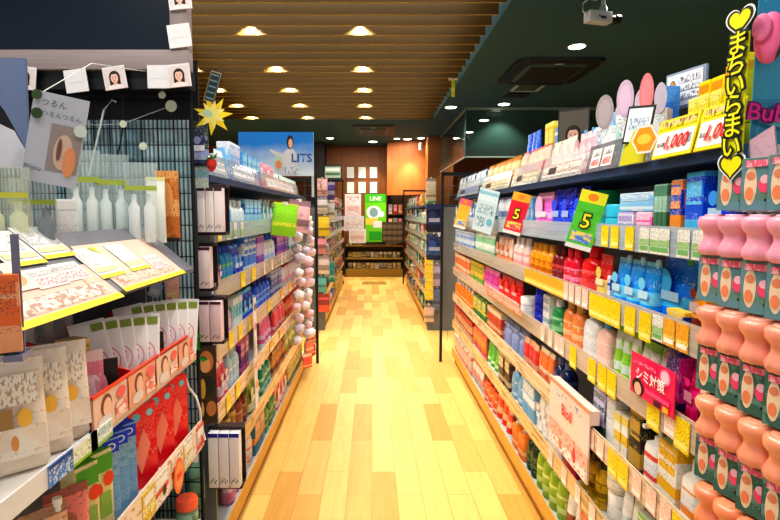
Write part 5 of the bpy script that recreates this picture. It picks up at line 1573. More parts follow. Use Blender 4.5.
# overhead dark screen panel with pale frame and photo cards
YS = 1.74
pa, pb = at_y(0, 72, YS), at_y(190, 80, YS)
oz = 1.872
sp_ = empty('overhead_panel', 'large dark glossy overhead panel with a stone grey frame above the mesh', 'panel', (-1.1, YS, oz))
xr = at_y(190, 60, YS).x + 1.1
link('dark_pane', boxmesh('pane', -.6, xr - .055, .0, .02, .05, 1.02, mat((8, 24, 40), .3)), sp_)
FR = mat((150, 140, 142), .5, var=.25)
link('bottom_frame', boxmesh('frame', -.6, xr, -.02, .03, -.012, .05, FR, .003), sp_)
link('side_frame', boxmesh('frame', xr - .055, xr, -.02, .03, .05, 1.02, FR, .003), sp_)
link('under_bar', boxmesh('bar', -.6, xr, .0, .045, -.07, -.012, mat((24, 28, 34), .4)), sp_)
link('dark_backing', boxmesh('header', -.6, xr - .01, .1, .11, -.155, .05, mat((14, 18, 24), .5)), sp_)  # dark sheet added to keep the gap behind the mesh top dark
cards = [(24, 78, 0, 'p', -.12, 'photo card of a dark haired woman on the frame over the text poster'), (78, 81, 0, 't', .12, 'blank looking white note card, first from the corner on the frame'), (117, 78, 0, 'p', .15, 'photo card of a woman with tied hair in the middle of the frame'),
         (159, 77, 0, 't', 0, 'white note card partly behind a photo card at the frame corner'), (181, 76, -.004, 'p', .1, 'photo card of a smiling woman at the frame corner'), (181, 36, 0, 't', .12, 'white note card halfway up the side frame'), (181, -2, 0, 'p', .1, 'photo card cut by the top edge on the side frame')]
for (px, py, dy, kind, roll, lab) in cards:
    p = at_y(px, py, YS - .022)
    o = board('photo_card' if kind == 'p' else 'note_card', lab, 'card', .072, .072, mat((235, 235, 240), .5), (p.x, YS - .026 + dy, p.z - .036), 0, 0, -roll)
    link('hanging_tape', boxmesh('tape', -.01, .01, .003, .008, .05, .068, WHITE), o)
    if kind == 'p':
        link('photo_print', art('photo', portrait(.066, .066, (226, 214, 216), (240, 232, 232), HAIR, (240, 200, 186))), o)
    else:
        link('note_print', art('note', [(rect(-.03, .03, .03, .06), pm((236, 237, 242), (200, 204, 214), (236, 237, 242), 221, thr=.56, rows=5))]), o)

# bits fixed to the top of the mesh post
def at185(px, py):
    return at_y(px, py, 1.84)


p = at185(208, 103)
o = board('menu_board', 'small dark striped board tilted on top of the mesh post', 'sign', .04, .115, mat((40, 60, 66), .5), p, 0, 0, .3)
link('board_print', art('print', [(rect(-.018, .004, .018, .11), mat((190, 160, 120), .5)), (rect(-.016, .008, .016, .106), mat((34, 60, 70), .5))] + [(rect(-.013, .014 + .02 * i, .013, .02 + .02 * i), mat((120, 150, 160), .5)) for i in range(5)]), o)
p = at185(211, 118)
o = board('starburst_sign', 'yellow starburst sign with ragged points on the mesh post', 'sign', .03, .01, mat((226, 206, 60), .5), p, 0, 0, .3)
link('burst_print', art('burst', [(burst(.005, .01, .07, .03, 7, .4), mat((236, 214, 60), .5)), (burst(.0, .012, .05, .024, 7, .7), mat((246, 236, 150), .5)), (ell(-.015, .012, .018, .012), mat((190, 220, 190), .5))]), o)
p = at185(201, 166)
o = build('pouch', .055, .03, .14, (44, 50, 78), (140, 150, 190), (190, 200, 90), None, seed=25)
o.location = (p.x, 1.842, p.z); tag(o, 'dark navy flowered pouch hanging high on the mesh post', 'pouch')
p = at185(200, 188)
o = board('hanging_card', 'pale card with small pictures under the navy flowered pouch', 'card', .06, .09, pm((190, 200, 200), (90, 110, 60), (130, 165, 190), 231, thr=.52, rows=4), p, .1)
link('card_clip', boxmesh('clip', -.006, .006, -.002, .01, .085, .1, WHITE), o)
p = at185(212, 172)
o = link('felt_strawberry', loftmesh('berry', [sup(.006, .006, 0), sup(.026, .024, .012), sup(.036, .032, .03), sup(.028, .026, .042), sup(.006, .006, .046)], pm((190, 50, 50), (230, 200, 120), (160, 40, 40), 233, rows=8)), None, p)
tag(o, 'small red strawberry ornament with green leaves near the white pouches', 'ornament')
bm = bmesh.new()
for i in range(9):
    a = i * .7
    vs = [bm.verts.new(q) for q in ((0, 0, .042), (.018 * math.cos(a - .3), .018 * math.sin(a - .3), .05), (.038 * math.cos(a), .03 * math.sin(a), .044 + .012 * (i % 3)), (.018 * math.cos(a + .3), .018 * math.sin(a + .3), .05))]
    bm.faces.new(vs)
link('leaf_crown', newmesh(bm, 'leaf', mat((70, 130, 50), .5), False), o)
link('hook', tubemesh('hook', [(0, 0, .045), (-.03, .0, .07), (-.05, 0, .06)], .001, CHROME), o)

# ---------------------------------------------------------------- end frames at the far end of both gondolas


def end_frame(label, xa, xb, y, zt):
    e = empty('end_frame', label, 'rack', ((xa + xb) / 2, y, 0))
    ox = (xa + xb) / 2
    for x in (xa, xb):
        link('frame_post', boxmesh('post', x - ox - .012, x - ox + .012, -.012, .012, 0, zt, BLACK), e)
    link('frame_bar', boxmesh('bar', xa - ox, xb - ox, -.012, .012, zt - .03, zt, BLACK), e)
    bm = bmesh.new()
    z = .3
    while z < zt:
        bbox(bm, xa - ox, xb - ox, -.002, .002, z - .002, z + .002); z += .09
    x = xa - ox + .06
    while x < xb - ox:
        bbox(bm, x - .002, x + .002, -.002, .002, .2, zt); x += .09
    link('lattice', newmesh(bm, 'lattice', mat((110, 122, 130), .4, .4), False), e)
    return e


end_frame('black end frame with pale wire lattice closing the skincare gondola', at_y(441.5, 300, 4.8).x, 1.18, 4.82, at_y(441, 172, 4.8).z)
end_frame('black end frame with pale wire lattice closing the hair care gondola', -1.03, at_y(317, 300, 4.76).x, 4.76, at_y(317, 178, 4.76).z)
# pale puffs hanging at the far end of hair care
rr = random.Random(12)


def puff(c):
    bm = bmesh.new()
    bmesh.ops.create_icosphere(bm, subdivisions=3, radius=.042)
    for v in bm.verts:
        n = v.co.normalized()
        v.co *= 1 + .1 * math.sin(n.x * 9 + 1) * math.sin(n.y * 8) + .1 * math.sin(n.z * 10 + n.x * 5)
    o = link('bath_puff', newmesh(bm, 'puff', mat(c, .6, var=.15), True, 80))
    link('hang_loop', tubemesh('loop', [(0, 0, .035), (0.006, 0, .05), (0, 0, .062), (-.006, 0, .05), (0, 0, .035)], .0015, WHITE, 5), o)
    return o


PC = [((240, 214, 226), 'pale pink'), ((222, 214, 232), 'lilac'), ((238, 236, 240), 'white'), ((236, 190, 196), 'rose')]
protos = [None] * 4
for col in range(3):
    for row in range(12):
        k_ = rr.choice([0, 0, 1, 2, 2, 3])
        if protos[k_] is None:
            protos[k_] = puff(PC[k_][0]); c = protos[k_]
        else:
            c = copy_thing(protos[k_])
        c.location = (-.545 + .03 * (col % 2) + rr.uniform(-.02, .02), 3.8 + col * .33 + rr.uniform(-.07, .07), .46 + row * .085 - .04 * col + rr.uniform(-.015, .015))
        sc_ = rr.uniform(.75, 1.05); c.scale = (sc_, sc_, sc_)
        register(c, '%s bath puff' % PC[k_][1], '%s hanging column, hair care end' % ('closer', 'middle', 'further')[col], c.location.z, True)
# low red packs hung under the puffs
for i in range(5):
    z = .08 + .085 * (i % 3); y = 4.35 + .12 * i
    o = build('sachet', .1, .03, .12, ((226, 90, 70), (240, 150, 120), (200, 50, 60))[i % 3], (250, 220, 200)) if i < 3 else copy_thing(o)
    if i < 3:
        link('hanger', boxmesh('hanger', -.004, .004, -.002, .04, .11, .125, WHITE), o)
    o.location = (-.555, y, z); o.rotation_euler = (0, 0, .8 + .1 * i)
    register(o, 'small %s sachet hung low under the bath puffs' % ('orange red', 'salmon', 'crimson')[min(i, 2)], 'end of hair care', y)

# ---------------------------------------------------------------- second pair of gondolas beyond the cross aisle
G2 = [1.5, 1.3, 1.1, .88, .66, .42, .14]
g3 = gondola('shelf_gondola', 'distant gondola across the cross aisle behind the bath puffs, packed with hanging packs', .56, -1, 6.15, 10.2, G2, .42)
g4 = gondola('shelf_gondola', 'distant gondola across the cross aisle behind the yellow pack strip, packed with goods', .655, 1, 6.15, 10.2, G2, .42)
FAR = {-1: [(236, 190, 205), (240, 236, 236), (214, 150, 160), (150, 190, 195), (240, 214, 120), (120, 110, 150), (230, 130, 100), (200, 215, 205)],
       1: [(120, 150, 90), (225, 225, 215), (90, 110, 130), (230, 160, 80), (190, 90, 80), (70, 110, 70), (240, 220, 200), (60, 80, 110)]}
CN = {(236, 190, 205): 'pale pink', (240, 236, 236): 'white', (214, 150, 160): 'dusty rose', (150, 190, 195): 'grey teal', (240, 214, 120): 'soft yellow', (120, 110, 150): 'muted violet', (230, 130, 100): 'coral', (200, 215, 205): 'pale sage',
      (120, 150, 90): 'moss green', (225, 225, 215): 'ivory', (90, 110, 130): 'slate blue', (230, 160, 80): 'amber', (190, 90, 80): 'brick red', (70, 110, 70): 'dark green', (240, 220, 200): 'cream', (60, 80, 110): 'dark blue'}
for side, xf in ((-1, .56), (1, .655)):
    cache = {}
    for t in range(7):
        z = G2[t] if t else G2[0]
        for i in range(8):
            c = rr.choice(FAR[side])
            kind = rr.choice(['carton', 'pouch', 'bottle'])
            k_ = (c, kind)
            if k_ not in cache:
                cache[k_] = build(kind, .34, .1, .15, c); o = cache[k_]
            else:
                o = copy_thing(cache[k_])
            o.location = (side * (xf + .06), 6.4 + i * .49, z + .0006)
            o.rotation_euler = (0, 0, -PI / 2 * side)
            register(o, '%s %s' % (CN[c], {'carton': 'carton', 'pouch': 'pouch', 'bottle': 'flask'}[kind]), '%s of distant gondola behind %s' % (TIER[t], 'bath puffs' if side < 0 else 'yellow strip'), 6.4 + i * .49)
end_frame('black end frame at the far end of the distant gondola behind the bath puffs', -.98, at_y(343, 240, 10.25).x, 10.25, at_y(343, 180, 10.25).z)
end_frame('black end frame at the far end of the distant gondola behind yellow strip', at_y(403.5, 240, 10.25).x, 1.07, 10.25, at_y(403, 190, 10.25).z)
# hanging goods on the camera facing end of the distant gondolas
def hangpack(px, pt, pb, w, y, kind, base, lab, cat, acc=None, ink=None):
    a, b_ = at_y(px, pb, y), at_y(px, pt, y)
    o = build(kind, w, .03, b_.z - a.z, base, acc, ink)
    link('hanger', boxmesh('hanger', -.004, .004, -.002, .06, b_.z - a.z - .01, b_.z - a.z + .01, WHITE), o)
    o.location = a
    tag(o, lab, cat)
    return o


HP = [(322, 178, 196, (240, 200, 205), 'pale pink pack'), (322, 198, 214, (225, 225, 230), 'white pack'), (324, 216, 236, (240, 220, 90), 'yellow pack'), (321, 238, 254, (235, 170, 185), 'pink pack'), (324, 256, 274, (240, 225, 228), 'blush pack'), (321, 276, 292, (120, 190, 190), 'teal pack'), (324, 294, 312, (226, 110, 100), 'coral pack')]
for (px, a, b_, c, lab) in HP:
    hangpack(px, a, b_, .13, 6.08, 'sachet', c, lab + ' hung on the distant end behind the bath puffs', 'pack')
for i, (px, a, b_, c) in enumerate(((331, 182, 200, (90, 80, 150)), (331, 202, 220, (235, 235, 235)), (331, 262, 282, (60, 160, 160)))):
    hangpack(px, a, b_, .1, 6.6, 'sachet', c, '%s packet at the aisle face behind the bath puffs' % ('violet', 'plain white', 'sea green')[i], 'pack')
hangpack(434, 204, 232, .16, 5.2, 'pouch', (30, 36, 66), 'upper dark navy pouch hanging behind the skincare end frame', 'pouch', (50, 60, 100), (90, 100, 140))
hangpack(434, 234, 260, .16, 5.2, 'pouch', (40, 56, 100), 'lower denim blue pouch hanging behind the skincare end frame', 'pouch', (60, 90, 150), (200, 210, 230))
o = None
for i in range(5):
    a = at_y(429, 300 - i * 8.5, 6.05)
    if o is None:
        o = build('sachet', .1, .02, .1, (244, 210, 60), (250, 236, 150), (150, 110, 20)); c = o
        link('hanger', boxmesh('hanger', -.004, .004, -.002, .05, .09, .105, WHITE), o)
    else:
        c = copy_thing(o)
    c.location = (a.x, 6.05, a.z)
    register(c, 'yellow sachet', 'hanging strip at distant gondola end', a.z, True)
for i, (px, a, b_, c, lab) in enumerate(((431, 178, 200, (225, 215, 200), 'cream'), (437, 264, 286, (200, 190, 220), 'lilac'), (437, 288, 310, (120, 130, 170), 'grey violet'), (429, 305, 322, (226, 200, 190), 'peach'))):
    hangpack(px, a, b_, .12, 6.08, 'sachet', c, lab + ' sachet on the distant end behind the skincare end frame', 'sachet')

# ---------------------------------------------------------------- back of the shop
YL = 11.35
lx0, lx1 = at_y(345, 260, YL).x, at_y(404, 260, YL).x
e = empty('low_rack', 'low wooden rack with two tiers of small goods at the end of the aisle', 'shelving', ((lx0 + lx1) / 2, YL + .2, 0))
w = lx1 - lx0
link('rack_base', boxmesh('base', -w / 2, w / 2, -.2, .2, 0, .18, wood((170, 140, 70), (136, 106, 46), False)), e)
for z in (.42, .7):
    link('rack_shelf', boxmesh('shelf', -w / 2, w / 2, -.2, .2, z - .03, z, wood((190, 160, 90), (150, 120, 60), False)), e)
for x in (-w / 2, w / 2):
    link('rack_side', boxmesh('side', x - .015, x + .015, -.2, .2, 0, .74, BLACK), e)
link('rack_back', boxmesh('back', -w / 2, w / 2, .19, .2, 0, .74, mat((130, 120, 80))), e)
cache = {}
LC = [((226, 222, 206), 'ivory'), ((190, 180, 130), 'khaki'), ((90, 100, 110), 'slate'), ((240, 240, 236), 'white'), ((150, 130, 60), 'olive')]
for t, z in ((0, .18), (1, .42), (2, .7)):
    for i in range(12):
        k_ = rr.choice(range(5)); kind = rr.choice(['jar', 'carton'])
        if (k_, kind) not in cache:
            cache[k_, kind] = build(kind, .09, .08, .13, LC[k_][0]); o = cache[k_, kind]
        else:
            o = copy_thing(cache[k_, kind])
        x = lx0 + .06 + (w - .12) * (i + .5) / 12
        o.location = (x, YL + .09, z + .0006)
        register(o, '%s little %s' % (LC[k_][1], 'jar' if kind == 'jar' else 'box'), '%s of low rack at the aisle end' % ('base', 'middle shelf', 'upper shelf')[t], x)
        if len([1]) and t == 9:
            pass


def bpanel(x0, y0, x1, y1, Y, name, lab, cat, m, prints=None):
    a, b_ = at_y(x0, y1, Y), at_y(x1, y0, Y)
    o = board(name, lab, cat, b_.x - a.x, b_.z - a.z, m, ((a.x + b_.x) / 2, Y, a.z))
    W_, H_ = b_.x - a.x, b_.z - a.z
    link('sign_print', art('print', [([(p[0] * W_, p[1] * H_) for p in poly], mm) for poly, mm in (prints or [(rect(-.4, .1, .4, .9), pm((236, 228, 226), (150, 120, 130), (226, 190, 190), int(x0), thr=.54, rows=6))])]), o)
    return o, W_, H_


bpanel(345, 194, 361, 216, 11.25, 'notice_board', 'pinkish white notice board with dense print, upper one by the green sign', 'sign', mat((236, 214, 214), .5))
bpanel(344, 216, 364, 231, 11.2, 'notice_board', 'pale lilac notice board in the middle below the pinkish one', 'sign', mat((220, 216, 226), .5))
bpanel(349, 229, 366, 243, 11.15, 'notice_board', 'tilted white notice board with pink print, lowest of three', 'sign', mat((238, 230, 234), .5))
o, W_, H_ = bpanel(365, 194, 386, 242, 11.3, 'banner_stand', 'tall lime green banner with white lettering at the end of the aisle', 'banner', mat((110, 190, 30), .5),
                   [(rect(-.5, .82, .5, 1), mat((60, 170, 30), .5)), (ell(-.08, .62, .36, .14), mat((226, 236, 236), .5)), (ell(-.08, .62, .2, .1), mat((130, 160, 165), .5)), (ell(.3, .58, .12, .06), mat((230, 238, 236), .5)),
                    (rect(-.45, .36, .1, .5), mat((230, 200, 90), .5)), (rect(-.1, .3, .3, .44), mat((240, 225, 228), .5)), (rect(-.3, .04, .3, .22), mat((40, 150, 40), .5))])
put_text(o, 'LINE', H_ * .12, (240, 250, 230), 0, H_ * .9, -.006, .003)
link('banner_base', boxmesh('base', -W_ * .5, W_ * .5, .004, .06, -.06, 0, BLACK), o)
o, W_, H_ = bpanel(382, 222, 405, 242, 11.1, 'crate_front', 'dark brown slatted crate hanging beside the green banner', 'crate', mat((74, 62, 46), .5),
                   [(rect(-.46, .08 + .3 * i, .46, .26 + .3 * i), mat((120, 104, 84), .5)) for i in range(3)] + [(rect(-.3 + .22 * i, .05, -.27 + .22 * i, .95), mat((50, 40, 30), .5)) for i in range(4)])
# tall red goods shelf
xa, xb = at_y(388, 200, 11.3).x, at_y(403, 200, 11.3).x
za = .78
zb = at_y(388, 187, 11.3).z
e = empty('display_shelf', 'tall shelf with red goods between green banner and distant gondola', 'shelving', ((xa + xb) / 2, 11.3, 0))
w = xb - xa
link('shelf_side', boxmesh('side', -w / 2 - .02, -w / 2, 0, .3, .745, zb, BLACK), e)
link('shelf_side', boxmesh('side', w / 2, w / 2 + .02, 0, .3, .745, zb, BLACK), e)
link('shelf_back', boxmesh('back', -w / 2, w / 2,   .28, .3, .745, zb, mat((110, 84, 70))), e)
for z in (za, za + .3, za + .6):
    link('shelf_board', boxmesh('board', -w / 2, w / 2, 0, .28, z - .02, z, mat((120, 90, 60))), e)
cache = {}
for t, z in enumerate((za, za + .3, za + .6)):
    for i in range(3):
        c, n_ = [((206, 40, 36), 'red'), ((230, 120, 50), 'orange'), ((226, 210, 210), 'white')][(i + t) % 3 if t else 0 if i < 2 else 1]
        if n_ not in cache:
            cache[n_] = build('carton', .08, .08, .2, c); o = cache[n_]
        else:
            o = copy_thing(cache[n_])
        o.location = ((xa + xb) / 2 - w / 3 + w / 3 * i, 11.36, z + .0006)
        register(o, '%s carton' % n_, '%s board of the tall red goods shelf' % ('lower', 'middle', 'upper')[t], i)
# framed screen and six papers on the wood wall
o, W_, H_ = bpanel(323.5, 164.5, 342, 180, 11.2, 'framed_screen', 'black framed screen with green picture high on the wood wall', 'screen', BLACK, [(rect(-.42, .14, .42, .86), mat((150, 165, 150), .3)), (rect(-.38, .3, .38, .48), mat((60, 90, 70), .4)), (rect(-.38, .6, .38, .75), mat((206, 214, 206), .4))])
link('screen_bracket', boxmesh('bracket', -.05, .05, .003, YB - 11.2, H_ * .4, H_ * .6, BLACK), o)
k_ = 0
for r_, (ya_, yb_) in enumerate(((166.5, 178.5), (181.5, 193.5))):
    for c_, xx in enumerate((346.5, 358, 369.5)):
        o, W_, H_ = bpanel(xx, ya_, xx + 8, yb_, YB - .015, 'framed_paper', 'white framed paper, %s in the %s row on the wood wall' % (ORD[c_], ('upper', 'lower')[r_]), 'framed paper', mat((60, 44, 30), .5),
                           [(rect(-.45, .04, .45, .96), mat((240, 240, 232), .5)), (rect(-.34, .15, .34, .85), pm((240, 240, 234), (180, 180, 180), (236, 236, 230), 240, thr=.55, rows=7))])
# dark sticker on the floor in front of the rack
a, b_ = at_z(362, 284.5, .001), at_z(386, 281.5, .001)
bm = bmesh.new(); bbox(bm, a.x, b_.x, a.y, b_.y, .0005, .002)
o = link('floor_sticker', newmesh(bm, 'sticker', pm((90, 80, 50), (30, 26, 20), (200, 160, 90), 245, thr=.5, rows=1), False)); tag(o, 'dark printed sticker on the wood floor before the low rack', 'sticker')

# ---------------------------------------------------------------- ceiling fittings


def downlight(px, py, r, lab, strength=14, power=0, col=(1, .93, .8)):
    p = at_z(px, py, CEIL)
    e = empty('downlight', lab, 'ceiling light', (p.x, p.y, CEIL))
    link('trim_ring', loftmesh('ring', [sup(2.4 * r, 2.4 * r, -.006, n=28), sup(2.4 * r, 2.4 * r, -.001, n=28)], mat((205, 210, 205), .4)), e)
    link('lamp_disc', loftmesh('disc', [sup(2 * r, 2 * r, -.009, n=28), sup(2 * r, 2 * r, -.0065, n=28)], mat((255, 250, 236), .4, emit=strength)), e)
    if power:
        spot(p.x, p.y, CEIL - .03, power, 110, col)
    return e


def spot(x, y, z, power, ang, col=(1, .92, .78), blend=.5, r=.04):
    l = bpy.data.lights.new('spot', 'SPOT')
    l.energy = power; l.spot_size = math.radians(ang); l.spot_blend = blend; l.color = col; l.shadow_soft_size = r
    o = bpy.data.objects.new('spot_lamp', l); COL.objects.link(o)
    o.location = (x, y, z)
    return o


DL = [(577, 46, .07, 'round downlight between security camera and air conditioner', 60), (504, 104, .075, 'bright downlight beyond the square ceiling hatch', 60), (451, 107, .075, 'dim round fitting by the slatted ceiling edge', 40), (484, 120, .075, 'downlight seen through the glass smoke screen, first of three', 50),
      (469, 132, .075, 'downlight seen through the glass smoke screen, second of three', 50), (455, 138, .075, 'downlight seen through the glass smoke screen, third of three', 40), (373, 141.5, .085, 'bright downlight in front of the white framed papers', 40), (330, 138, .07, 'dim downlight above the framed screen', 20),
      (397, 138.5, .06, 'small downlight before the curved wood panel', 20), (421, 138, .07, 'downlight above the distant skincare gondola', 30)]
for (x, y, r, lab, pw) in DL:
    downlight(x, y, r, lab, 10, pw)
p = at_y(407, 148, 10.9)
spot(p.x, 10.75, CEIL - .05, 130, 75, (1, .85, .65))
o = empty('downlight', 'downlight washing the curved wood panel with warm light', 'ceiling light', (p.x, 10.75, CEIL))
link('trim_ring', loftmesh('ring', [sup(.2, .2, -.006, n=28), sup(.2, .2, -.001, n=28)], WHITE), o)
link('lamp_disc', loftmesh('disc', [sup(.16, .16, -.009, n=28), sup(.16, .16, -.0065, n=28)], mat((255, 246, 225), .4, emit=10)), o)
p = at_y(370, 150, YB - .4)
spot(p.x, YB - .35, CEIL - .04, 60, 80, (1, .85, .6))
p = at_z(494, 112.5, CEIL)
o = empty('smoke_detector', 'round pale smoke detector on the dark ceiling', 'detector', (p.x, p.y, CEIL))
link('detector_base', loftmesh('base', [sup(.26, .26, -.001), sup(.24, .24, -.03)], mat((130, 145, 145), .5)), o)
link('detector_head', loftmesh('head', [sup(.14, .14, -.03), sup(.1, .1, -.055)], mat((150, 160, 160), .5)), o)
# air conditioner cassette
cn = [at_z(548, 56.5, CEIL), at_z(548, 83, CEIL)]
lx, rx_ = at_z(507, 70, CEIL).x, at_z(590, 70, CEIL).x
cx, cy = (lx + rx_) / 2, (cn[0].y + cn[1].y) / 2
hw, hd = (rx_ - lx) / 2, (cn[1].y - cn[0].y) / 2


def cassette(label, cx, cy, hw, hd):
    e = empty('air_conditioner', label, 'air conditioner', (cx, cy, CEIL))
    D1, D2, D3 = mat((26, 42, 48), .5), mat((10, 16, 20), .5), mat((58, 84, 92), .5)
    bm = bmesh.new()
    loft(bm, [sup(2 * hw, 2 * hd, -.001, 9, 28), sup(2 * hw * .98, 2 * hd * .98, -.03, 9, 28)])
    link('outer_panel', newmesh(bm, 'outer', D1), e)
    for s in (-1, 1):
        link('air_slot', boxmesh('slot', -hw * .72, hw * .72, s * hd * .84 - .03, s * hd * .84 + .03, -.034, -.029, D2), e)
        link('air_slot', boxmesh('slot', s * hw * .84 - .03, s * hw * .84 + .03, -hd * .72, hd * .72, -.034, -.029, D2), e)
    link('center_frame', loftmesh('frame', [sup(hw * 1.36, hd * 1.36, -.03, 12, 24), sup(hw * 1.3, hd * 1.3, -.045, 12, 24)], D3), e)
    bm = bmesh.new()
    bbox(bm, -hw * .58, hw * .58, -hd * .58, hd * .58, -.05, -.044)
    link('intake_grille', newmesh(bm, 'grille', D2, False), e)
    link('logo_plate', boxmesh('plate', -.04, .04, -hd * .76, -hd * .7, -.036, -.03, mat((190, 200, 200))), e)
    return e


cassette('large dark ceiling air conditioner near the security camera', cx, cy, hw, hd)
a, b_ = at_z(354, 134.5, CEIL), at_z(395, 124.5, CEIL)
cassette('distant dark ceiling air conditioner beyond the slats', (a.x + b_.x) / 2, (a.y + b_.y) / 2, (b_.x - a.x) / 2, abs(b_.y - a.y) / 2)
a, b_ = at_z(508, 91, CEIL), at_z(548, 83.5, CEIL)
e = empty('ceiling_hatch', 'pale square ceiling hatch frame beside the air conditioner', 'hatch', ((a.x + b_.x) / 2, (a.y + b_.y) / 2, CEIL))
hw, hd = (b_.x - a.x) / 2 * .94, abs(b_.y - a.y) / 2
for nm, x0, x1, y0, y1 in (('hatch_frame', -hw, hw, -hd, -hd + .04), ('hatch_frame', -hw, hw, hd - .04, hd), ('hatch_frame', -hw, -hw + .04, -hd, hd), ('hatch_frame', hw - .04, hw, -hd, hd)):
    link(nm, boxmesh(nm, x0, x1, y0, y1, -.012, -.001, mat((190, 205, 198), .4)), e)
link('hatch_door', boxmesh('door', -hw + .04, hw - .04, -hd + .04, hd - .04, -.008, -.001, mat((58, 78, 78), .6)), e)
a, b_ = at_z(503, 97, CEIL), at_z(530, 92.5, CEIL)
o = link('ceiling_vent', boxmesh('vent', a.x, b_.x, b_.y if b_.y < a.y else a.y, max(a.y, b_.y), CEIL - .02, CEIL - .001, mat((12, 16, 18), .6), .003)); tag(o, 'dark ceiling vent just beyond the pale hatch frame', 'vent')
# security camera
p = at_y(600, 18, 3.5)
e = empty('security_camera', 'white box security camera hanging from the dark ceiling', 'camera', p, .25)
link('camera_body', boxmesh('body', -.1, .07, -.035, .035, -.035, .035, mat((226, 230, 234), .35), .008), e)
link('lens_barrel', tubemesh('lens', [(.065, 0, 0), (.125, 0, 0), (.13, 0, 0)], .024, BLACK, 20), e)
link('lens_hood', tubemesh('hood', [(.115, 0, .002), (.145, 0, .002)], .03, BLACK, 20), e)
link('mount_stem', tubemesh('stem', [(.02, 0, .033), (.02, 0, CEIL - p.z)], .014, mat((200, 206, 212), .4), 14), e)
link('mount_joint', loftmesh('joint', [sup(.05, .05, .034, cx=.02), sup(.055, .055, .06, cx=.02), sup(.03, .03, .08, cx=.02)], mat((170, 190, 200), .3)), e)
link('camera_cable', tubemesh('cable', [(-.1, 0, .01), (-.13, 0, .03), (-.13, 0, .08), (-.09, 0, .11), (-.03, 0, .11), (.01, 0, .15), (.015, 0, CEIL - p.z)], .005, WHITE), e)
link('label_print', art('label', [(rect(-.02, -.015, .02, .002), mat((60, 64, 70), .5)), (ell(-.03, .0, .008, .008), mat((120, 126, 130), .5))], -.0358), e)
# hanging yellow number sign at the slat edge
p = at_y(453, 97, 6.0)
z1 = at_y(453, 80, 6.0).z
o = board('hanging_sign', 'narrow yellow strip sign hanging from a white bracket at the slat edge', 'sign', .04, z1 - p.z, pm((206, 220, 60), (60, 70, 20), (230, 236, 110), 251, thr=.5, rows=9), p)
link('bracket', boxmesh('bracket', -.05, .05, -.01, .02, z1 - p.z, z1 - p.z + .06, WHITE, .004), o)
link('bracket_dot', art('dot', [(ell(0, z1 - p.z + .03, .02, .02), BLACK)], -.011), o)
link('rod', tubemesh('rod', [(0, .005, z1 - p.z + .055), (0, .005, CEIL - p.z)], .006, mat((150, 140, 90))), o)
# white pendant at the end of the aisle
p = at_y(420.5, 150, 10.0)
o = empty('pendant_light', 'small white cylinder pendant before the curved wood panel', 'pendant light', p)
link('shade', loftmesh('shade', [sup(.07, .07, 0), sup(.07, .07, .12), sup(.02, .02, .14)], WHITE), o)
link('cord', tubemesh('cord', [(0, 0, .13), (0, 0, CEIL - p.z)], .004, BLACK), o)

# glass smoke screen hanging from the ceiling
YG = at_z(466, 107.5, CEIL).y
XG = at_z(466, 107.5, CEIL).x
zb = at_y(466, 157, YG).z
e = empty('glass_smoke_screen', 'hanging glass smoke screen with pale metal edge above the far skincare shelves', 'glass screen', (XG, YG, CEIL))
GL = clear((70, 100, 96), .28, .05)
FRM = mat((170, 190, 180), .3, .3)
link('glass_pane', boxmesh('pane', 0, 3.4, -.004, .004, zb - CEIL, 0, GL), e)
link('glass_pane', boxmesh('pane', -.004, .004, 0, 11.6 - YG, zb - CEIL, 0, GL), e)
link('top_track', boxmesh('track', 0, 3.4, -.012, .012, -.035, -.0, FRM), e)
link('top_track', boxmesh('track', -.012, .012, 0, 11.6 - YG, -.035, 0, FRM), e)
link('bottom_edge', boxmesh('edge', 0, 3.4, -.008, .008, zb - CEIL - .01, zb - CEIL + .012, FRM), e)
link('bottom_edge', boxmesh('edge', -.008, .008, 0, 11.6 - YG, zb - CEIL - .01, zb - CEIL + .012, FRM), e)
link('corner_post', boxmesh('post', -.008, .008, -.008, .008, zb - CEIL, 0, mat((70, 96, 90), .4)), e)
# far wall shelf glimpsed behind the end frame (next aisle)
wg = gondola('shelf_gondola', 'wall gondola of the next aisle glimpsed behind the black end frame', 1.55, 1, 5.6, 10.6, [1.75, 1.45, 1.15, .85, .55, .2], .35)
cache = {}
for t, z in enumerate([1.45, 1.15, .85]):
    for i in range(5):
        c, n_ = [((226, 130, 60), 'orange'), ((120, 160, 200), 'blue'), ((226, 226, 226), 'white'), ((226, 130, 170), 'pink')][(i * 3 + t) % 4]
        if n_ not in cache:
            cache[n_] = build('carton', .5, .1, .2, c); o = cache[n_]
        else:
            o = copy_thing(cache[n_])
        o.location = (1.62, 6 + i * .7, z + .0006); o.rotation_euler = (0, 0, -PI / 2)
        register(o, 'wide %s carton' % n_, 'wall gondola behind the end frame, %s tier' % ORD[t + 1], 6 + i * .7)

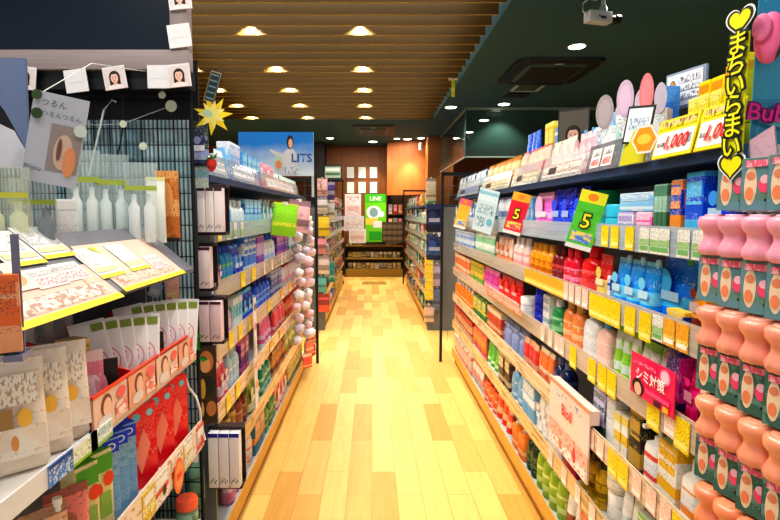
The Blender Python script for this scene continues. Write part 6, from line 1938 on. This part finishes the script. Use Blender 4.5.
# ---------------------------------------------------------------- light
SX = [-.1, -1.03, -1.93]
SYs = [3.73 + .94 * i for i in range(6)]
lamps = bpy.data.materials
for j, y in enumerate(SYs):
    ys = min(slat_y, key=lambda q: abs(q - y))
    for i, x in enumerate(SX):
        z = CEIL + .1
        e = empty('downlight', 'recessed downlight between ceiling slats, %s row from camera, %s from the aisle line' % (ORD[j], ORD[i]), 'ceiling light', (x, ys - .06, z))
        link('lamp_can', loftmesh('can', [sup(.06, .06, .012, n=16), sup(.06, .06, .08, n=16)], WHITE), e)
        link('lamp_disc', loftmesh('disc', [sup(.045, .045, .004, n=16), sup(.045, .045, .01, n=16)], mat((255, 240, 210), .4, emit=6)), e)
        spot(x, ys - .05, z - .004, P_SPOT, 120, (1, .9, .74), .3, .02)
for y in (2.79, 1.85, .9):
    for x in (-.1, -1.03):
        spot(x, y, CEIL - .02, P_NEAR, 140, (1, .95, .86), .6, .06)
for y in (1.2, 2.4, 3.6, 4.8):
    spot(1.75, y, CEIL - .02, 45, 140, (1, .97, .92), .6, .06)


def area(x, y, z, sx, sy, power, col, rot=(0, 0, 0)):  # added fill lamp that brightens the scene, not a fitting of the shop
    l = bpy.data.lights.new('area', 'AREA')
    l.shape = 'RECTANGLE'; l.size = sx; l.size_y = sy; l.energy = power; l.color = col
    o = bpy.data.objects.new('fill_area_lamp', l); COL.objects.link(o)
    o.location = (x, y, z); o.rotation_euler = rot


area(-.5, 2.0, 3.17, 2.6, 3.4, P_AREA1, (1, .95, .85))  # added fill over the slats, near part of the aisle
area(0, 10.2, CEIL - .01, 1.6, 1.2, P_FAR, (1, .93, .82))  # added fill under the far ceiling, brightens the back of the shop
area(-.5, 6.1, 3.17, 2.6, 4.8, P_AREA2, (1, .92, .78))  # same added fill over the further slats
w = bpy.data.worlds.new('world')
SC.world = w
w.use_nodes = True
bg = w.node_tree.nodes['Background']
bg.inputs[0].default_value = (1, .97, .93, 1)
bg.inputs[1].default_value = P_WORLD
SC.view_settings.view_transform = 'Standard'
SC.view_settings.look = P_LOOK
SC.view_settings.exposure = P_EXP
SC.cycles.use_denoising = True
SC.cycles.max_bounces = 6
SC.cycles.transparent_max_bounces = 12
SC.cycles.sample_clamp_indirect = 6
finish_labels()
